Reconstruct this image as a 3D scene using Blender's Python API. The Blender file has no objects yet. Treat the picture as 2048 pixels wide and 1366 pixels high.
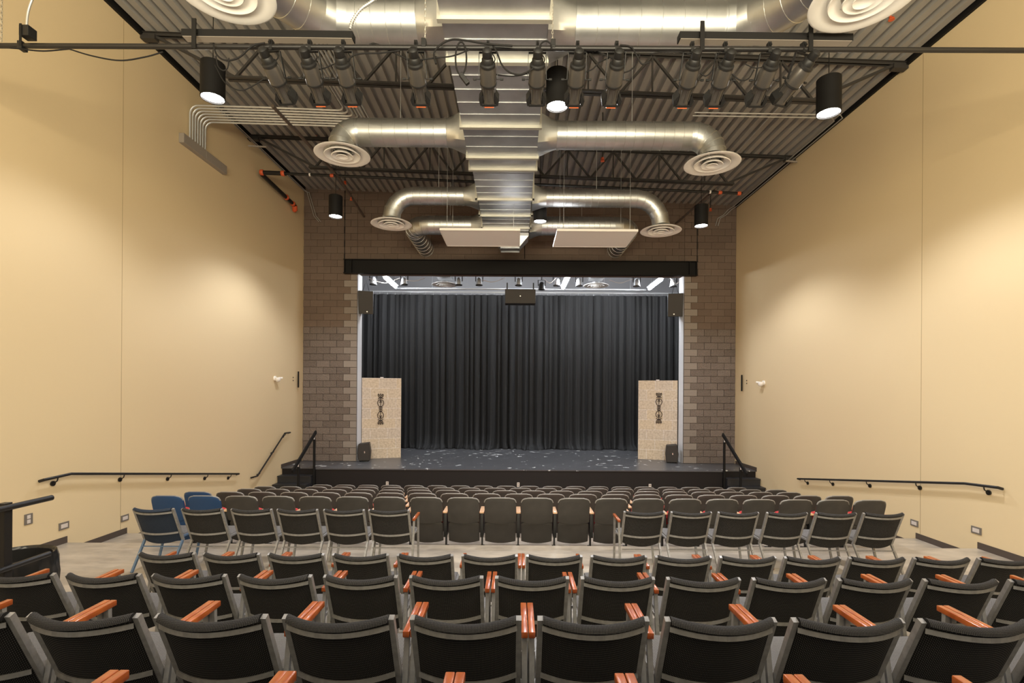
import bpy, math, random
from mathutils import Vector, Matrix
random.seed(7)
S = bpy.context.scene
COL = S.collection
H = 3.23            # camera height over the floor in front of the stage
ROLL = 0.0066
XL, XR, DW = -6.795, 7.05, 16.0
R = math.radians

# ------------------------------------------------------------------ helpers
def W(X, D, z):                      # z is relative to the eye height
    return Vector((X, D, z + H))

def P(x, y, D):                      # a point seen at photo pixel (x, y), D metres away
    a, b = x - 1030.0, y - 783.0
    return Vector(((a + b * ROLL) * D / 1000.0, D, H - (b - a * ROLL) * D / 1000.0))

def ceil_z(X):
    return 6.435 - 0.0327 * (X + 6.795)

class MB:
    def __init__(s):
        s.v, s.f, s.m = [], [], []
    def add(s, vs, fs, mi=0):
        o = len(s.v)
        s.v += [Vector(p) for p in vs]
        for f in fs:
            s.f.append([i + o for i in f]); s.m.append(mi)
        return s
    def box(s, c, d, M=None, mi=0):
        c = Vector(c); hx, hy, hz = d[0] / 2, d[1] / 2, d[2] / 2
        vs = [Vector((x * hx, y * hy, z * hz)) for x in (-1, 1) for y in (-1, 1) for z in (-1, 1)]
        if M is not None: vs = [M @ v for v in vs]
        return s.add([c + v for v in vs], [(0,1,3,2),(4,6,7,5),(0,4,5,1),(2,3,7,6),(0,2,6,4),(1,5,7,3)], mi)
    def b2(s, lo, hi, mi=0):
        lo, hi = Vector(lo), Vector(hi)
        return s.box((lo + hi) / 2, [abs(a) for a in (hi - lo)], None, mi)
    def bar(s, p, q, w, h, up=(0, 0, 1), mi=0):
        p, q = Vector(p), Vector(q); t = (q - p).normalized(); up = Vector(up)
        if abs(t.dot(up)) > .98: up = Vector((0, 1, 0))
        a = t.cross(up).normalized(); b = a.cross(t).normalized()
        vs = [e + a * (i * w / 2) + b * (j * h / 2) for e in (p, q) for i, j in ((-1,-1),(1,-1),(1,1),(-1,1))]
        return s.add(vs, [(3,2,1,0),(4,5,6,7),(0,1,5,4),(1,2,6,5),(2,3,7,6),(3,0,4,7)], mi)
    def tube(s, pts, r, n=10, mi=0, caps=True, closed=False):
        pts = [Vector(p) for p in pts]; N = len(pts)
        rs = r if isinstance(r, (list, tuple)) else [r] * N
        o = len(s.v); nrm = None
        for i, p in enumerate(pts):
            if closed: t = pts[(i + 1) % N] - pts[i - 1]
            else: t = pts[min(i + 1, N - 1)] - pts[max(i - 1, 0)]
            t.normalize()
            if nrm is None:
                nrm = t.cross(Vector((0, 0, 1)))
                if nrm.length < .05: nrm = t.cross(Vector((0, 1, 0)))
            nrm = (nrm - t * nrm.dot(t)).normalized(); bn = t.cross(nrm)
            for k in range(n):
                a = 2 * math.pi * k / n
                s.v.append(p + (nrm * math.cos(a) + bn * math.sin(a)) * rs[i])
        for i in range(N if closed else N - 1):
            j = (i + 1) % N
            for k in range(n):
                l = (k + 1) % n
                s.f.append([o + i*n + k, o + i*n + l, o + j*n + l, o + j*n + k]); s.m.append(mi)
        if caps and not closed:
            s.f.append([o + k for k in range(n)][::-1]); s.m.append(mi)
            s.f.append([o + (N-1)*n + k for k in range(n)]); s.m.append(mi)
        return s
    def lathe(s, prof, M=None, n=24, mi=0):      # prof: (radius, z) pairs round local z
        o = len(s.v); K = len(prof)
        for r, z in prof:
            for k in range(n):
                a = 2 * math.pi * k / n
                p = Vector((r * math.cos(a), r * math.sin(a), z))
                s.v.append(M @ p if M is not None else p)
        for i in range(K - 1):
            for k in range(n):
                l = (k + 1) % n
                s.f.append([o + i*n + k, o + i*n + l, o + (i+1)*n + l, o + (i+1)*n + k]); s.m.append(mi)
        return s
    def prism(s, poly, to3, d0, d1, mi=0):       # poly in 2-D, to3(u, v, d)
        n = len(poly)
        vs = [to3(u, v, d0) for u, v in poly] + [to3(u, v, d1) for u, v in poly]
        fs = [list(range(n))[::-1], list(range(n, 2*n))] + [[i, (i+1) % n, (i+1) % n + n, i + n] for i in range(n)]
        return s.add(vs, fs, mi)
    def grid(s, rows, mi=0, closed=False):       # rows of points
        o = len(s.v); n = len(rows[0])
        for r in rows: s.v += [Vector(p) for p in r]
        for i in range(len(rows) - 1):
            for k in range(n if closed else n - 1):
                l = (k + 1) % n
                s.f.append([o + i*n + k, o + i*n + l, o + (i+1)*n + l, o + (i+1)*n + k]); s.m.append(mi)
        return s
    def build(s, name, mats, parent=None, smooth=40, bevel=0, normals=True):
        me = bpy.data.meshes.new(name)
        me.from_pydata([tuple(v) for v in s.v], [], s.f)
        if not isinstance(mats, (list, tuple)): mats = [mats]
        for m in mats: me.materials.append(m)
        if len(mats) > 1: me.polygons.foreach_set('material_index', s.m)
        if normals:
            import bmesh
            bm = bmesh.new(); bm.from_mesh(me); bmesh.ops.recalc_face_normals(bm, faces=bm.faces)
            if bevel: bmesh.ops.bevel(bm, geom=list(bm.edges), offset=bevel, segments=2, affect='EDGES', profile=.5, clamp_overlap=True)
            bm.to_mesh(me); bm.free()
        if smooth:
            me.polygons.foreach_set('use_smooth', [True] * len(me.polygons))
            me.set_sharp_from_angle(angle=R(smooth))
        o = bpy.data.objects.new(name, me); COL.objects.link(o)
        if parent is not None: o.parent = parent
        return o

def tag(o, label=None, cat=None, group=None, kind=None):
    if label: o['label'] = label
    if cat: o['category'] = cat
    if group: o['group'] = group
    if kind: o['kind'] = kind
    return o
def thing(name, loc, label, cat, group=None, rotz=0):
    o = bpy.data.objects.new(name, None); COL.objects.link(o)
    o.empty_display_size = .1; o.location = loc; o.rotation_euler = (0, 0, rotz)
    return tag(o, label, cat, group)
def struct(o):
    o['kind'] = 'structure'; return o
KIDS = {}
def dup(root, loc, label, group=None, rotz=None):
    def cp(o, par):
        c = o.copy(); COL.objects.link(c)
        if par is not None: c.parent = par
        for ch in list(o.children): cp(ch, c)
        return c
    r = cp(root, None); r.location = loc
    if rotz is not None: r.rotation_euler = (0, 0, rotz)
    r['label'] = label
    if group: r['group'] = group
    return r
def bez(p0, p1, p2, p3, n):
    out = []
    for i in range(n + 1):
        t = i / n; u = 1 - t
        out.append(Vector(p0)*u**3 + Vector(p1)*3*u*u*t + Vector(p2)*3*u*t*t + Vector(p3)*t**3)
    return out
def smoothline(pts, n=6):             # Catmull-Rom through the points
    pts = [Vector(p) for p in pts]
    q = [pts[0]*2 - pts[1]] + pts + [pts[-1]*2 - pts[-2]]
    out = []
    for i in range(1, len(q) - 2):
        a, b, c, d = q[i-1], q[i], q[i+1], q[i+2]
        for k in range(n):
            t = k / n
            out.append(.5*((2*b) + (c-a)*t + (2*a-5*b+4*c-d)*t*t + (3*b-a-3*c+d)*t**3))
    out.append(pts[-1]); return out

ORD = ['first','second','third','fourth','fifth','sixth','seventh','eighth','ninth','tenth','eleventh','twelfth','thirteenth','fourteenth',
       'fifteenth','sixteenth','seventeenth','eighteenth','nineteenth','twentieth','twenty-first','twenty-second']

# ---------------------------------------------------------------- materials
def mat(name, col, rough=.5, metal=0.0, emit=None, spec=None, noise=None, bump=None, coat=0):
    m = bpy.data.materials.new(name); m.use_nodes = True
    nt = m.node_tree; b = nt.nodes['Principled BSDF']
    b.inputs['Base Color'].default_value = (*col, 1); b.inputs['Roughness'].default_value = rough
    b.inputs['Metallic'].default_value = metal
    if spec is not None: b.inputs['Specular IOR Level'].default_value = spec
    if coat: b.inputs['Coat Weight'].default_value = coat; b.inputs['Coat Roughness'].default_value = .15
    if emit:
        b.inputs['Emission Color'].default_value = (*emit[0], 1); b.inputs['Emission Strength'].default_value = emit[1]
    if noise or bump:
        tc = nt.nodes.new('ShaderNodeTexCoord')
        if noise:                       # (scale, amount, second colour)
            n = nt.nodes.new('ShaderNodeTexNoise'); n.inputs['Scale'].default_value = noise[0]; n.inputs['Detail'].default_value = 5
            nt.links.new(tc.outputs['Object'], n.inputs['Vector'])
            mp = nt.nodes.new('ShaderNodeMapRange'); mp.inputs['From Min'].default_value = .35; mp.inputs['From Max'].default_value = .65
            nt.links.new(n.outputs['Fac'], mp.inputs['Value'])
            mx = nt.nodes.new('ShaderNodeMix'); mx.data_type = 'RGBA'
            mx.inputs['A'].default_value = (*col, 1); mx.inputs['B'].default_value = (*noise[1], 1)
            nt.links.new(mp.outputs['Result'], mx.inputs['Factor']); nt.links.new(mx.outputs['Result'], b.inputs['Base Color'])
        if bump:                        # (scale, strength)
            n = nt.nodes.new('ShaderNodeTexNoise'); n.inputs['Scale'].default_value = bump[0]; n.inputs['Detail'].default_value = 4
            nt.links.new(tc.outputs['Object'], n.inputs['Vector'])
            bp = nt.nodes.new('ShaderNodeBump'); bp.inputs['Strength'].default_value = bump[1]; bp.inputs['Distance'].default_value = .02
            nt.links.new(n.outputs['Fac'], bp.inputs['Height']); nt.links.new(bp.outputs['Normal'], b.inputs['Normal'])
    return m
def nodes(m): return m.node_tree, m.node_tree.nodes['Principled BSDF']
def math_node(nt, op, a, b=None):
    n = nt.nodes.new('ShaderNodeMath'); n.operation = op
    for i, v in enumerate((a, b)):
        if v is None: continue
        if isinstance(v, (int, float)): n.inputs[i].default_value = v
        else: nt.links.new(v, n.inputs[i])
    return n.outputs[0]

M = {}
M['wall'] = mat('ochre_wall_paint', (.69, .541, .325), .7, bump=(60, .02))
M['seam'] = mat('wall_joint', (.34, .25, .13), .8)
M['base'] = mat('dark_brown_vinyl_base', (.075, .055, .043), .5)
M['black'] = mat('black_painted_steel', (.0085, .0078, .0075), .65, spec=.2)
M['joist'] = mat('charcoal_joist_paint', (.035, .031, .028), .5)
M['deck'] = mat('grey_deck_paint', (.315, .30, .275), .45, noise=(1.5, (.27, .257, .238)))
M['galv'] = mat('galvanised_sheet', (.66, .665, .65), .40, 1.0, noise=(3.0, (.55, .555, .545)))
M['galvflat'] = mat('galvanised_flat_sheet', (.66, .67, .68), .46, 1.0, noise=(2.2, (.52, .53, .54)))
M['flange'] = mat('duct_flange', (.62, .60, .52), .45, .6)
M['white'] = mat('white_enamel', (.87, .84, .80), .4)
M['panelwhite'] = mat('off_white_panel', (.88, .86, .84), .8)
M['conduit'] = mat('emt_conduit', (.62, .63, .63), .42, .75)
M['greybox'] = mat('grey_wireway', (.30, .26, .22), .5)
M['pipeblk'] = mat('black_iron_pipe', (.013, .0115, .011), .38, spec=.4)
M['orange'] = mat('orange_coupling', (.62, .10, .03), .45)
M['brownpipe'] = mat('brown_pipe', (.10, .075, .06), .45)
M['lens'] = mat('lit_lens', (1, 1, 1), .3, emit=((1.0, .97, .92), 60))
M['tubeon'] = mat('lit_work_light', (1, 1, 1), .3, emit=((.90, .95, 1.0), 170))
M['fixture'] = mat('stage_fixture_body', (.075, .067, .061), .30, .45)
M['fixdark'] = mat('stage_fixture_dark', (.010, .0095, .0095), .5, spec=.35)
M['fixsilver'] = mat('silver_fixture', (.55, .56, .58), .35, .6)
M['gel'] = mat('orange_gel', (.75, .16, .05), .5)
M['cable'] = mat('black_cable', (.010, .009, .009), .7, spec=.2)
M['chain'] = mat('zinc_chain', (.45, .42, .36), .4, .8)
M['frame'] = mat('grey_chair_frame', (.31, .295, .275), .42, .35, noise=(25, (.24, .228, .215)))
M['armwood'] = mat('varnished_cherry', (.42, .105, .020), .28, noise=(14, (.30, .062, .012)), coat=.35)
M['bluelitframe'] = mat('frame_painted_blue_light', (.12, .19, .30), .4, .3)  # blue light falling on one chair, put into its frame colour
M['seatplastic'] = mat('charcoal_seat_plastic', (.046, .041, .036), .40, noise=(6, (.037, .033, .029)))
M['seatglint'] = mat('painted_edge_glint', (.24, .225, .205), .3)  # highlight along the seat tops, put into a paler colour
M['bluelitplastic'] = mat('seat_plastic_painted_blue_light', (.014, .05, .135), .4)  # charcoal plastic with blue spill light put into its colour
M['red'] = mat('red_upholstery', (.50, .022, .020), .75)
M['standard'] = mat('black_seat_standard', (.012, .012, .012), .45)
M['maple'] = mat('pale_arm_cap', (.70, .44, .26), .3, noise=(20, (.60, .36, .2)), coat=.3)
M['concrete'] = mat('polished_concrete', (.46, .395, .31), .32)
M['carpet'] = mat('grey_riser_carpet', (.10, .095, .09), .9)
M['stage'] = mat('black_stage_paint', (.075, .075, .080), .34)
M['stageface'] = mat('stage_fascia', (.013, .0105, .010), .6, spec=.25)
M['stair'] = mat('dark_stair', (.022, .022, .025), .42)
M['curtain'] = mat('black_velour', (.0075, .0077, .0088), .8)
M['backwall'] = mat('grey_backstage', (.36, .35, .355), .8)
M['flat'] = mat('painted_stone_flat', (.60, .49, .37), .85)
M['iron'] = mat('wrought_iron', (.035, .02, .014), .5)
M['speaker'] = mat('speaker_box', (.018, .015, .013), .5)
M['grille'] = mat('speaker_grille', (.024, .018, .015), .6)
M['chrome'] = mat('small_badge', (.7, .66, .6), .25, .9)
M['bag'] = mat('black_bin_liner', (.016, .015, .014), .22)
M['plate'] = mat('grey_cover_plate', (.17, .145, .12), .45)
M['ivory'] = mat('ivory_device', (.62, .55, .50), .4)
M['reveal'] = mat('pale_reveal', (.62, .62, .64), .8, bump=(30, .1))
M['tape'] = mat('pale_tape', (.7, .66, .66), .6)

# concrete: broad mottling, plus roughness changes
nt, b = nodes(M['concrete'])
tc = nt.nodes.new('ShaderNodeTexCoord'); mpg = nt.nodes.new('ShaderNodeMapping'); mpg.inputs['Scale'].default_value = (.6, 1.6, 1)
nt.links.new(tc.outputs['Object'], mpg.inputs['Vector'])
n1 = nt.nodes.new('ShaderNodeTexNoise'); n1.inputs['Scale'].default_value = 2.2; n1.inputs['Detail'].default_value = 8; n1.inputs['Roughness'].default_value = .62
nt.links.new(mpg.outputs['Vector'], n1.inputs['Vector'])
cr = nt.nodes.new('ShaderNodeValToRGB'); cr.color_ramp.elements[0].position = .34; cr.color_ramp.elements[0].color = (.265, .225, .18, 1)
cr.color_ramp.elements[1].position = .66; cr.color_ramp.elements[1].color = (.49, .42, .33, 1)
nt.links.new(n1.outputs['Fac'], cr.inputs['Fac']); nt.links.new(cr.outputs['Color'], b.inputs['Base Color'])

# stage paint with chips and scuffs
nt, b = nodes(M['stage'])
tc = nt.nodes.new('ShaderNodeTexCoord')
n1 = nt.nodes.new('ShaderNodeTexNoise'); n1.inputs['Scale'].default_value = 4.5; n1.inputs['Detail'].default_value = 4
n2 = nt.nodes.new('ShaderNodeTexNoise'); n2.inputs['Scale'].default_value = .55
mpg = nt.nodes.new('ShaderNodeMapping'); mpg.inputs['Scale'].default_value = (1, 1.0, 1)
nt.links.new(tc.outputs['Object'], mpg.inputs['Vector']); nt.links.new(mpg.outputs['Vector'], n1.inputs['Vector']); nt.links.new(tc.outputs['Object'], n2.inputs['Vector'])
f = math_node(nt, 'GREATER_THAN', math_node(nt, 'ADD', n1.outputs['Fac'], math_node(nt, 'MULTIPLY', n2.outputs['Fac'], .3)), .81)
mx = nt.nodes.new('ShaderNodeMix'); mx.data_type = 'RGBA'; mx.inputs['A'].default_value = (.075, .075, .080, 1); mx.inputs['B'].default_value = (.6, .6, .6, 1)
nt.links.new(f, mx.inputs['Factor']); nt.links.new(mx.outputs['Result'], b.inputs['Base Color'])

# block masonry: colour differs block by block
def block_mat(name, c0, c1, bump):
    m = mat(name, c0, .85); nt, b = nodes(m)
    g = nt.nodes.new('ShaderNodeNewGeometry'); tc = nt.nodes.new('ShaderNodeTexCoord')
    n = nt.nodes.new('ShaderNodeTexNoise'); n.inputs['Scale'].default_value = 26; n.inputs['Detail'].default_value = 5
    nt.links.new(tc.outputs['Object'], n.inputs['Vector'])
    f = math_node(nt, 'ADD', math_node(nt, 'MULTIPLY', g.outputs['Random Per Island'], .55), math_node(nt, 'MULTIPLY', n.outputs['Fac'], .5))
    mx = nt.nodes.new('ShaderNodeMix'); mx.data_type = 'RGBA'; mx.inputs['A'].default_value = (*c0, 1); mx.inputs['B'].default_value = (*c1, 1)
    nt.links.new(f, mx.inputs['Factor']); nt.links.new(mx.outputs['Result'], b.inputs['Base Color'])
    bp = nt.nodes.new('ShaderNodeBump'); bp.inputs['Strength'].default_value = bump; bp.inputs['Distance'].default_value = .03
    nt.links.new(n.outputs['Fac'], bp.inputs['Height']); nt.links.new(bp.outputs['Normal'], b.inputs['Normal'])
    return m
M['split'] = block_mat('split_face_block', (.115, .088, .072), (.20, .16, .135), .9)
M['smoothblk'] = block_mat('ground_face_block', (.19, .155, .13), (.27, .23, .195), .12)
M['header'] = block_mat('brown_header_block', (.115, .080, .060), (.165, .118, .09), .25)
M['mortar'] = mat('dark_mortar', (.085, .066, .054), .9)

# dotted upholstery
def dotted(name, base, dot, k):
    m = mat(name, base, .8); nt, b = nodes(m)
    tc = nt.nodes.new('ShaderNodeTexCoord'); sp = nt.nodes.new('ShaderNodeSeparateXYZ'); nt.links.new(tc.outputs['Object'], sp.inputs[0])
    v = math_node(nt, 'ADD', sp.outputs['Z'], math_node(nt, 'MULTIPLY', sp.outputs['Y'], .93))
    a = math_node(nt, 'SINE', math_node(nt, 'MULTIPLY', math_node(nt, 'ADD', sp.outputs['X'], v), k))
    c = math_node(nt, 'SINE', math_node(nt, 'MULTIPLY', math_node(nt, 'SUBTRACT', sp.outputs['X'], v), k))
    f = math_node(nt, 'GREATER_THAN', math_node(nt, 'MULTIPLY', a, c), .77)
    mx = nt.nodes.new('ShaderNodeMix'); mx.data_type = 'RGBA'; mx.inputs['A'].default_value = (*base, 1); mx.inputs['B'].default_value = (*dot, 1)
    nt.links.new(f, mx.inputs['Factor']); nt.links.new(mx.outputs['Result'], b.inputs['Base Color'])
    b.inputs['Specular IOR Level'].default_value = .25
    return m
M['fabric'] = dotted('black_dotted_fabric', (.0095, .0085, .008), (.21, .195, .18), 460)
M['bluelitfabric'] = dotted('dotted_fabric_painted_blue_light', (.014, .020, .034), (.10, .14, .2), 460)  # black fabric with the same blue light painted in
M['litfabric'] = dotted('seat_fabric_painted_light', (.10, .094, .090), (.46, .44, .42), 420)  # same cloth as the backs; overhead light put into its paler grey

# painted stone blocks on the scenery
nt, b = nodes(M['flat'])
tc = nt.nodes.new('ShaderNodeTexCoord')
br = nt.nodes.new('ShaderNodeTexBrick'); br.inputs['Scale'].default_value = 1.0
br.inputs['Brick Width'].default_value = .55; br.inputs['Row Height'].default_value = .335; br.inputs['Mortar Size'].default_value = .006
br.inputs['Color1'].default_value = (.62, .50, .36, 1); br.inputs['Color2'].default_value = (.57, .48, .39, 1); br.inputs['Mortar'].default_value = (.72, .66, .62, 1)
sp = nt.nodes.new('ShaderNodeSeparateXYZ'); cb = nt.nodes.new('ShaderNodeCombineXYZ')
nt.links.new(tc.outputs['Object'], sp.inputs[0]); nt.links.new(sp.outputs['X'], cb.inputs['X']); nt.links.new(sp.outputs['Z'], cb.inputs['Y'])
nt.links.new(cb.outputs[0], br.inputs['Vector'])
n1 = nt.nodes.new('ShaderNodeTexNoise'); n1.inputs['Scale'].default_value = 16; n1.inputs['Detail'].default_value = 8
nt.links.new(tc.outputs['Object'], n1.inputs['Vector'])
mx = nt.nodes.new('ShaderNodeMix'); mx.data_type = 'RGBA'; mx.blend_type = 'MULTIPLY'; mx.inputs['Factor'].default_value = .6
cr = nt.nodes.new('ShaderNodeValToRGB'); cr.color_ramp.elements[0].position = .3; cr.color_ramp.elements[0].color = (.55, .5, .48, 1); cr.color_ramp.elements[1].position = .6
nt.links.new(n1.outputs['Fac'], cr.inputs['Fac']); nt.links.new(br.outputs['Color'], mx.inputs['A']); nt.links.new(cr.outputs['Color'], mx.inputs['B'])
nt.links.new(mx.outputs['Result'], b.inputs['Base Color'])

# ------------------------------------------------------------------- camera
cam = bpy.data.cameras.new('camera'); co = bpy.data.objects.new('camera', cam); COL.objects.link(co)
cam.sensor_width = 36; cam.lens = 36 * 1000 / 2048.0
cam.shift_x = -6 / 2048.0; cam.shift_y = 100 / 2048.0
cam.clip_start = .05; cam.clip_end = 200
co.matrix_world = Matrix.Translation((0, 0, H)) @ Matrix.Rotation(R(90), 4, 'X') @ Matrix.Rotation(ROLL, 4, 'Z')
S.camera = co

# ------------------------------------------------------------- the room shell
Y0, YB = -2.0, 23.0
TIERS = [(7.6, -2.34), (8.77, -2.53), (9.94, -2.705), (11.1, -2.88), (12.27, -3.055), (YB, -3.23)]
poly = [(Y0, -3.5)]; d = Y0
for d1, z in TIERS:
    poly += [(d, z), (d1, z)]; d = d1
poly.append((YB, -3.5))
b = MB(); b.prism(poly, lambda u, v, x: W(x, u, v), XL - .2, XR + .2)
struct(b.build('floor', M['concrete'], smooth=0))
PLX0, PLX1 = -4.42, 4.75
b = MB(); b.b2(W(PLX0, Y0, -2.34), W(PLX1, 2.08, -1.66)).b2(W(PLX0, 2.08, -2.34), W(PLX1, 3.2, -1.88)).b2(W(PLX0, 3.2, -2.34), W(PLX1, 4.32, -2.13))
struct(b.build('floor_platform', M['carpet'], smooth=0))

def wall_side(name, X, sgn):
    b = MB(); zt = ceil_z(X) + .1
    b.b2(W(X, Y0, -3.5), W(X + sgn * .2, DW + .4, zt))
    struct(b.build(name, M['wall'], smooth=0))
wall_side('wall_left', XL, -1); wall_side('wall_right', XR, 1)
for i, (X, s, D) in enumerate(((XL, 1, 8.63), (XR, -1, 8.68))):
    b = MB(); b.b2(W(X - s * .01, D - .004, -3.0), W(X + s * .0015, D + .004, ceil_z(X)))
    struct(b.build('trim_%d' % (i + 1), M['seam'], smooth=0))
# baseboards follow each tread and stop dead at each nosing
for side, X, s in (('left', XL, 1), ('right', XR, -1)):
    b = MB(); d = 3.0
    for d1, z in TIERS[:-1]:
        b.b2(W(X - s * .005, d, z - .05), W(X + s * .008, d1, z + .10)); d = d1
    b.b2(W(X - s * .005, d, -3.24), W(X + s * .008, 13.1, -3.13))
    b.b2(W(X - s * .005, 14.55, -2.29), W(X + s * .008, 15.95, -2.165))
    struct(b.build('baseboard_' + side, M['base'], smooth=0))

# ceiling: ribbed steel deck, ribs running towards the stage
b = MB(); pitch = .218; prof = []; X = XL - .1
while X < XR + .25:
    z = ceil_z(X)
    prof += [(X, z), (X + .118, z), (X + .137, z + .08), (X + .199, z + .08)]; X += pitch
prof2 = prof + [(prof[-1][0], prof[-1][1] + .12), (prof[0][0], prof[0][1] + .2)]
rows = [[W(x, Y0, z) for x, z in prof], [W(x, DW + .4, z) for x, z in prof]]
b.grid(rows)
b.b2(W(XL - .2, Y0, 6.75), W(XR + .2, DW + .4, 6.85))
struct(b.build('ceiling', M['deck'], smooth=0, normals=False))
for side, X, s in (('left', XL, 1), ('right', XR, -1)):
    b = MB(); z = ceil_z(X)
    b.b2(W(X - s*.02, Y0, z - .06), W(X + s * .05, DW, z + .09))
    o = struct(b.build('trim_%d' % (3 if side == 'left' else 4), M['black'], smooth=0))

# ----------------------------------------------------- masonry stage wall
OL, OR = -5.07, 5.40
ZB = 3.76
b = MB(); bh, bl, g = .2144, .4288, .013
rng = random.Random(3)
b.b2(W(XL - .1, DW + .03, -2.3), W(OL, DW + .4, 6.5), 3)
b.b2(W(OR, DW + .03, -2.3), W(XR + .1, DW + .4, 6.5), 3)
b.b2(W(OL, DW + .03, ZB), W(OR, DW + .4, 6.5), 2)
z = -2.262; row = 0
while z < 6.5:
    for side in (-1, 1):
        q = bl if row % 2 == 0 else bl / 2
        e0 = OL if side < 0 else OR
        lim = XL if side < 0 else XR
        qm = 2 if z > 3.74 else 1
        x0, x1 = sorted((e0 - 0 * side, e0 + side * q))
        if z < ZB - .1:
            b.box(W((x0 + x1) / 2, DW + .025, z + bh / 2), (abs(x1 - x0) - g, .05, bh - g), None, 1)
        else:
            b.box(W((x0 + x1) / 2, DW + .03, z + bh / 2), (abs(x1 - x0) - g, .05, bh - g), None, 2)
        x = e0 + side * q
        while (x - lim) * side < -.02:
            xe = x + side * bl
            if (xe - lim) * side > 0: xe = lim
            lo, hi = sorted((x, xe)); off = rng.uniform(-.006, .008)
            zz = z > 1.9
            b.box(W((lo + hi) / 2, DW + .025 + (0 if zz else off), z + bh / 2), (hi - lo - (.007 if zz else g), .055, bh - (.007 if zz else g)), None, 2 if zz else 0)
            x = xe
    if z > ZB - .02:
        x = OL + (bl / 2 if row % 2 else 0); 
        if row % 2: b.box(W((OL + x) / 2, DW + .03, z + bh / 2), (bl / 2 - .007, .05, bh - .007), None, 2)
        while x < OR - .02:
            xe = min(x + bl, OR)
            b.box(W((x + xe) / 2, DW + .03, z + bh / 2), (xe - x - .007, .05, bh - .007), None, 2); x = xe
    z += bh; row += 1
struct(b.build('wall_front', [M['split'], M['smoothblk'], M['header'], M['mortar']], smooth=0))
b = MB()
for X, z0 in ((-5.48, 3.75), (5.80, 3.75), (.28, 4.25)):
    b.b2(W(X - .012, DW - .004, z0), W(X + .012, DW + .01, 6.4))
struct(b.build('trim_5', M['black'], smooth=0))
# pale returns of the opening
b = MB()
b.b2(W(OL - .02, DW + .06, -2.3), W(OL + .004, DW + .5, ZB)); b.b2(W(OR - .004, DW + .06, -2.3), W(OR + .02, DW + .5, ZB))
struct(b.build('trim_6', M['reveal'], smooth=0))

# steel header beam over the opening
p0, p1 = P(688, 533, 15.82), P(1394, 537.6, 15.82)
bt = thing('header_beam', ((p0 + p1) / 2).to_tuple(), 'black steel beam spanning the top of the stage opening', 'beam')
hw = (p1.x - p0.x) / 2
b = MB(); b.box((0, .02, 0), (2 * hw, .03, .44)); b.build('web', M['black'], bt, 0)
for s in (1, -1):
    b = MB(); b.box((0, 0, s * .215), (2 * hw, .16, .02)); b.build('flange', M['black'], bt, 0)
for s in (1, -1):
    b = MB(); b.box((s * (hw - .25), -.02, 0), (.02, .10, .41)); b.box((s * (hw - .03), -.02, 0), (.02, .10, .41)); b.build('stiffener', M['black'], bt, 0)

# stage house
SF = -2.265
LIP = 14.5
SX0, SX1 = -5.76, 6.03
st = MB()
st.b2(W(SX0, LIP, -3.3), W(SX1, LIP + .5, SF - .03), 1)
st.b2(W(XL, LIP + .12, -3.3), W(SX0, LIP + .5, SF - .03), 1).b2(W(SX1, LIP + .12, -3.3), W(XR, LIP + .5, SF - .03), 1)
st.b2(W(SX0, LIP - .02, SF - .03), W(SX1, LIP + .5, SF))
st.b2(W(XL, LIP + .1, SF - .03), W(SX0, LIP + .5, SF)).b2(W(SX1, LIP + .1, SF - .03), W(XR, LIP + .5, SF))
st.b2(W(XL - 1.5, LIP + .5, SF - .3), W(XR + 1.5, 22.6, SF))
struct(st.build('floor_stage', [M['stage'], M['stageface']], smooth=0))
b = MB(); b.b2(W(-8.4, 22.4, SF), W(8.6, 22.6, 7.2)); struct(b.build('wall_backstage', M['backwall'], smooth=0))
b = MB(); b.b2(W(-8.5, DW + .4, SF), W(-8.3, 22.4, 7.2)); struct(b.build('wall_wing', M['backwall'], smooth=0))
b = MB(); b.b2(W(8.5, DW + .4, SF), W(8.7, 22.4, 7.2)); struct(b.build('wall_wing', M['backwall'], smooth=0))
b = MB(); b.b2(W(-8.5, DW + .4, 7.1), W(8.7, 22.6, 7.3)); struct(b.build('ceiling_stage', M['deck'], smooth=0))
b = MB(); b.b2(W(-8.5, DW + .3, SF), W(XL, DW + .42, 7.2)).b2(W(XR, DW + .3, SF), W(8.7, DW + .42, 7.2)).b2(W(-8.5, DW + .3, 6.45), W(8.7, DW + .42, 7.2))
struct(b.build('wall_front_return', M['backwall'], smooth=0))

# stairs at both ends of the stage
def stairs(x0, x1, label):
    t = thing('stage_stair', W((x0 + x1) / 2, LIP, -3.23), label, 'stairs', 'stairs up to the stage')
    hw = abs(x1 - x0) / 2 - .004
    for i in range(4):
        zt = .965 - .193 * (i + 1); y1 = .1 - .30 * i; y0 = y1 - .31
        b = MB(); b.b2((-hw, y0 + .02, 0), (hw, .1 - .004, zt - .03))if False else b.b2((-hw, y0 + .02, 0), (hw, y1 - .002, zt - .03)); b.build('riser', M['stair'], t, 0)
        b = MB(); b.b2((-hw, y0 - .005, zt - .03), (hw, y1 - .002, zt)); b.build('tread', M['stair'], t, 0)
    return t
stairs(XL + .012, SX0 - .064, 'dark stage stairs beside the wall with the grey wireway')
stairs(SX1 + .064, XR - .012, 'dark stage stairs beside the wall without a wireway')

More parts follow.
